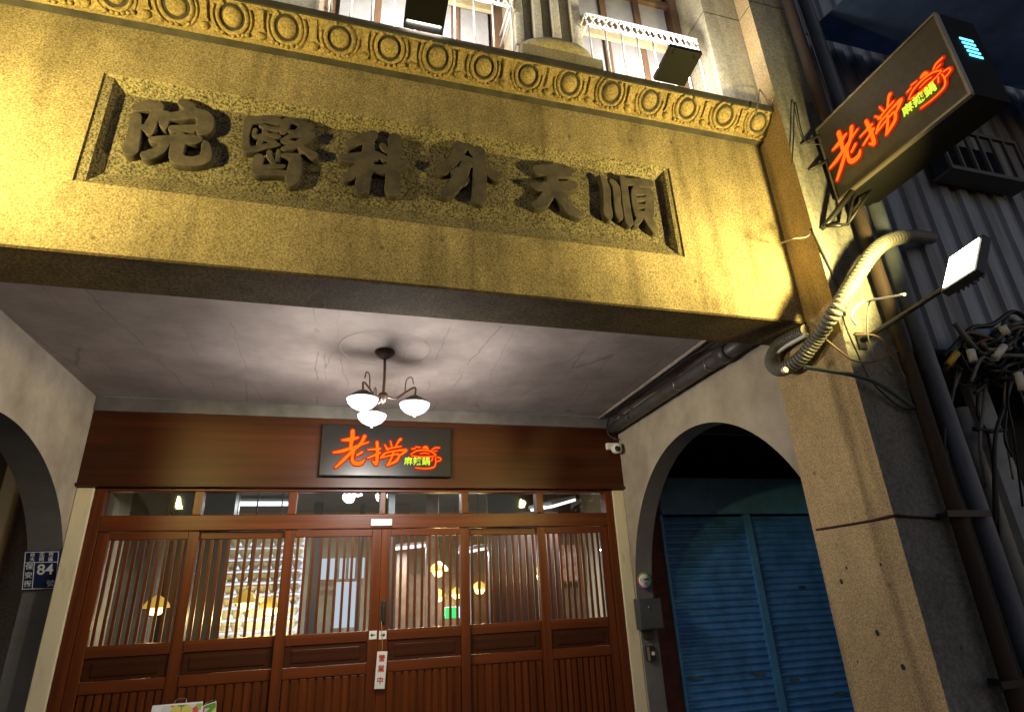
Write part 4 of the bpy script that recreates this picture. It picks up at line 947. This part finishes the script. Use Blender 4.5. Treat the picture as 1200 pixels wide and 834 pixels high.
# ================================================================== NEIGHBOURS
nb = thing('neighbour_shop', 'dark neighbouring shop with blue roller shutters and a corrugated tin upper wall', 'building', (4.5, 5, 0))
SH = 5.0
bm = B(); box(bm, 2.561, 2.86, 4.99, 5.2, 0, 3.3); obj('brick_pier', bm, M_BRICK, nb)
def shutter(x0, x1):
    bm = B(); z0, z1 = 0, 2.262; pitch = .058; n = int((z1 - z0) / pitch); rows = []
    for k in range(n):
        z = z0 + k * pitch; jit = random.uniform(-.003, .003)
        for dz, dy in ((0, 0), (.006, -.014), (.020, -.024), (.034, -.016), (.042, 0)):
            rows.append((z + dz, SH + dy + (jit if 0 < dz < .04 else 0)))
    R = [[bm.verts.new((x, y, z)) for (z, y) in rows] for x in (x0, x1)]
    for i in range(len(rows) - 1):
        f = bm.faces.new([R[0][i], R[1][i], R[1][i + 1], R[0][i + 1]]); f.smooth = False
    return obj('roller_shutter', bm, M_SHUTTER, nb)
s1 = shutter(2.86, 3.735); s2 = shutter(3.805, 4.9)
bm = B(); p = onY(940, 688, SH - .02); box(bm, p.x - .035, p.x + .035, SH - .022, SH - .0175, p.z - .015, p.z + .015); obj('latch_slot', bm, M_DARK, s2)
for px, py in ((815, 794), (889, 789), (931, 797), (842, 612), (985, 812)):
    p = onY(px, py, SH - .03); bm = B(); box(bm, p.x - .05, p.x + .05, SH - .032, SH - .026, p.z - .016, p.z + .016); obj('worn_label', bm, mat('worn_grey_label', (.06, .12, .19), .7, var=.5, scale=30), s1 if p.x < 3.73 else s2)
bm = B(); box(bm, 3.737, 3.803, SH - .04, SH + .02, 0, 2.262); box(bm, 2.845, 2.872, SH - .03, SH + .02, 0, 2.262); obj('shutter_guide', bm, mat('blue_guide_rail', (.06, .24, .52), .45, var=.2), nb)
bm = B(); box(bm, 2.862, 5.2, SH - .05, SH + .1, 2.264, 2.60); obj('shutter_box', bm, M_SHUTTERTOP, nb)
bm = B(); box(bm, 2.562, 5.4, SH + .12, SH + .3, 0, 3.4); box(bm, 5.2, 5.4, 2.4, SH + .3, 0, 3.4); obj('back_wall', bm, M_DARK, nb)
bm = B(); box(bm, 2.562, 5.4, 2.67, SH + .3, 3.1, 3.3); obj('neighbour_ceiling', bm, mat('dark_brown_ceiling', (.08, .055, .04), .8, var=.3, scale=3), nb)
bm = B(); box(bm, 2.6, 5.2, 4.30, 4.38, 3.02, 3.098); box(bm, 2.6, 5.2, 4.66, 4.70, 2.96, 3.098); obj('ceiling_beam', bm, mat('old_brown_beam', (.14, .09, .05), .8), nb)
# corrugated sheet upper wall
bm = B(); xs = []; x = 2.9; 
zbot = 2.80
prof = []
while x < 7.5:
    for dx, dy in ((0, 0), (.035, 0), (.048, -.024), (.125, -.024), (.138, 0)): prof.append((x + dx, 2.36 + dy))
    x += .173
R = [[bm.verts.new((a, b, z)) for a, b in prof] for z in (zbot, 7.6)]
for i in range(len(prof) - 1): bm.faces.new([R[0][i], R[0][i + 1], R[1][i + 1], R[1][i]])
obj('corrugated_wall', bm, M_TIN, nb)
bm = B(); box(bm, 2.802, 7.5, 2.42, 2.5, 2.78, 7.6); obj('sheet_backing', bm, M_DARK, nb)
bm = B(); box(bm, 3.05, 3.12, 2.44, 2.5, 0, 2.78); obj('front_post', bm, M_DARK, nb)
bm = B(); box(bm, 2.95, 4.2, 2.33, 2.345, 2.80, 2.83); obj('rusty_flashing', bm, M_RUST, nb)
bm = B()
a = onY(1100, 207, 2.31); 
box(bm, 3.75, 4.5, 2.18, 2.2, 4.1, 4.13); box(bm, 3.75, 4.5, 2.18, 2.2, 4.45, 4.48)
for k in range(7): box(bm, 3.75 + k * .122, 3.768 + k * .122, 2.181, 2.199, 4.131, 4.449)
box(bm, 3.76, 4.49, 2.2005, 2.325, 4.1, 4.12)
gr = obj('window_grille', bm, mat('grille_paint', (.16, .15, .14), .6), nb)
bm = B(); box(bm, 3.76, 4.49, 2.30, 2.33, 4.12, 4.46); obj('dark_window', bm, mat('dark_window', (.015, .02, .03), .15), nb)
bm = B(); box(bm, 2.81, 2.815, 2.2, 2.66, 4, 7); obj('flashing_edge', bm, M_TIN, nb)
# canopy roof sheet high on the right
bm = B(); v = [bm.verts.new(p) for p in ((3.0, 2.3, 5.25), (7.5, 2.3, 5.25), (7.5, 1.2, 5.0), (3.0, 1.2, 5.0))]; f = bm.faces.new(v); bmesh.ops.solidify(bm, geom=[f], thickness=.03)
obj('tin_canopy', bm, mat('blue_tin_canopy', (.16, .24, .42), .5, var=.3, scale=3), nb)

lb = thing('left_neighbour', 'dim grey neighbouring house seen through the left arch', 'building', (-3.2, 5, 0))
bm = B(); box(bm, -6, -1.952, 5.25, 5.4, 0, 3.3); obj('grey_wall', bm, M_CEMENT, lb)
bm = B(); box(bm, -6, -1.952, YB, 5.25, 3.1, 3.3); obj('arcade_soffit', bm, M_CEIL, lb)
bm = B(); box(bm, -6, -2.151, YF, YB - .002, 2.9, 6.5); obj('front_beam', bm, M_CEMENT, lb)
for o_ in ('red_ring_mark',):
    o = bpy.data.objects.get(o_)
    bm = B(); pts = [(2.715 + .045 * math.cos(a), 4.985, 1.66 + .05 * math.sin(a)) for a in np.linspace(0, 2 * math.pi, 25)]; tube(bm, pts, .005, 5, 1, False)
    obj('painted_ring', bm, mat('rust_red_paint', (.22, .05, .03), .8), o)
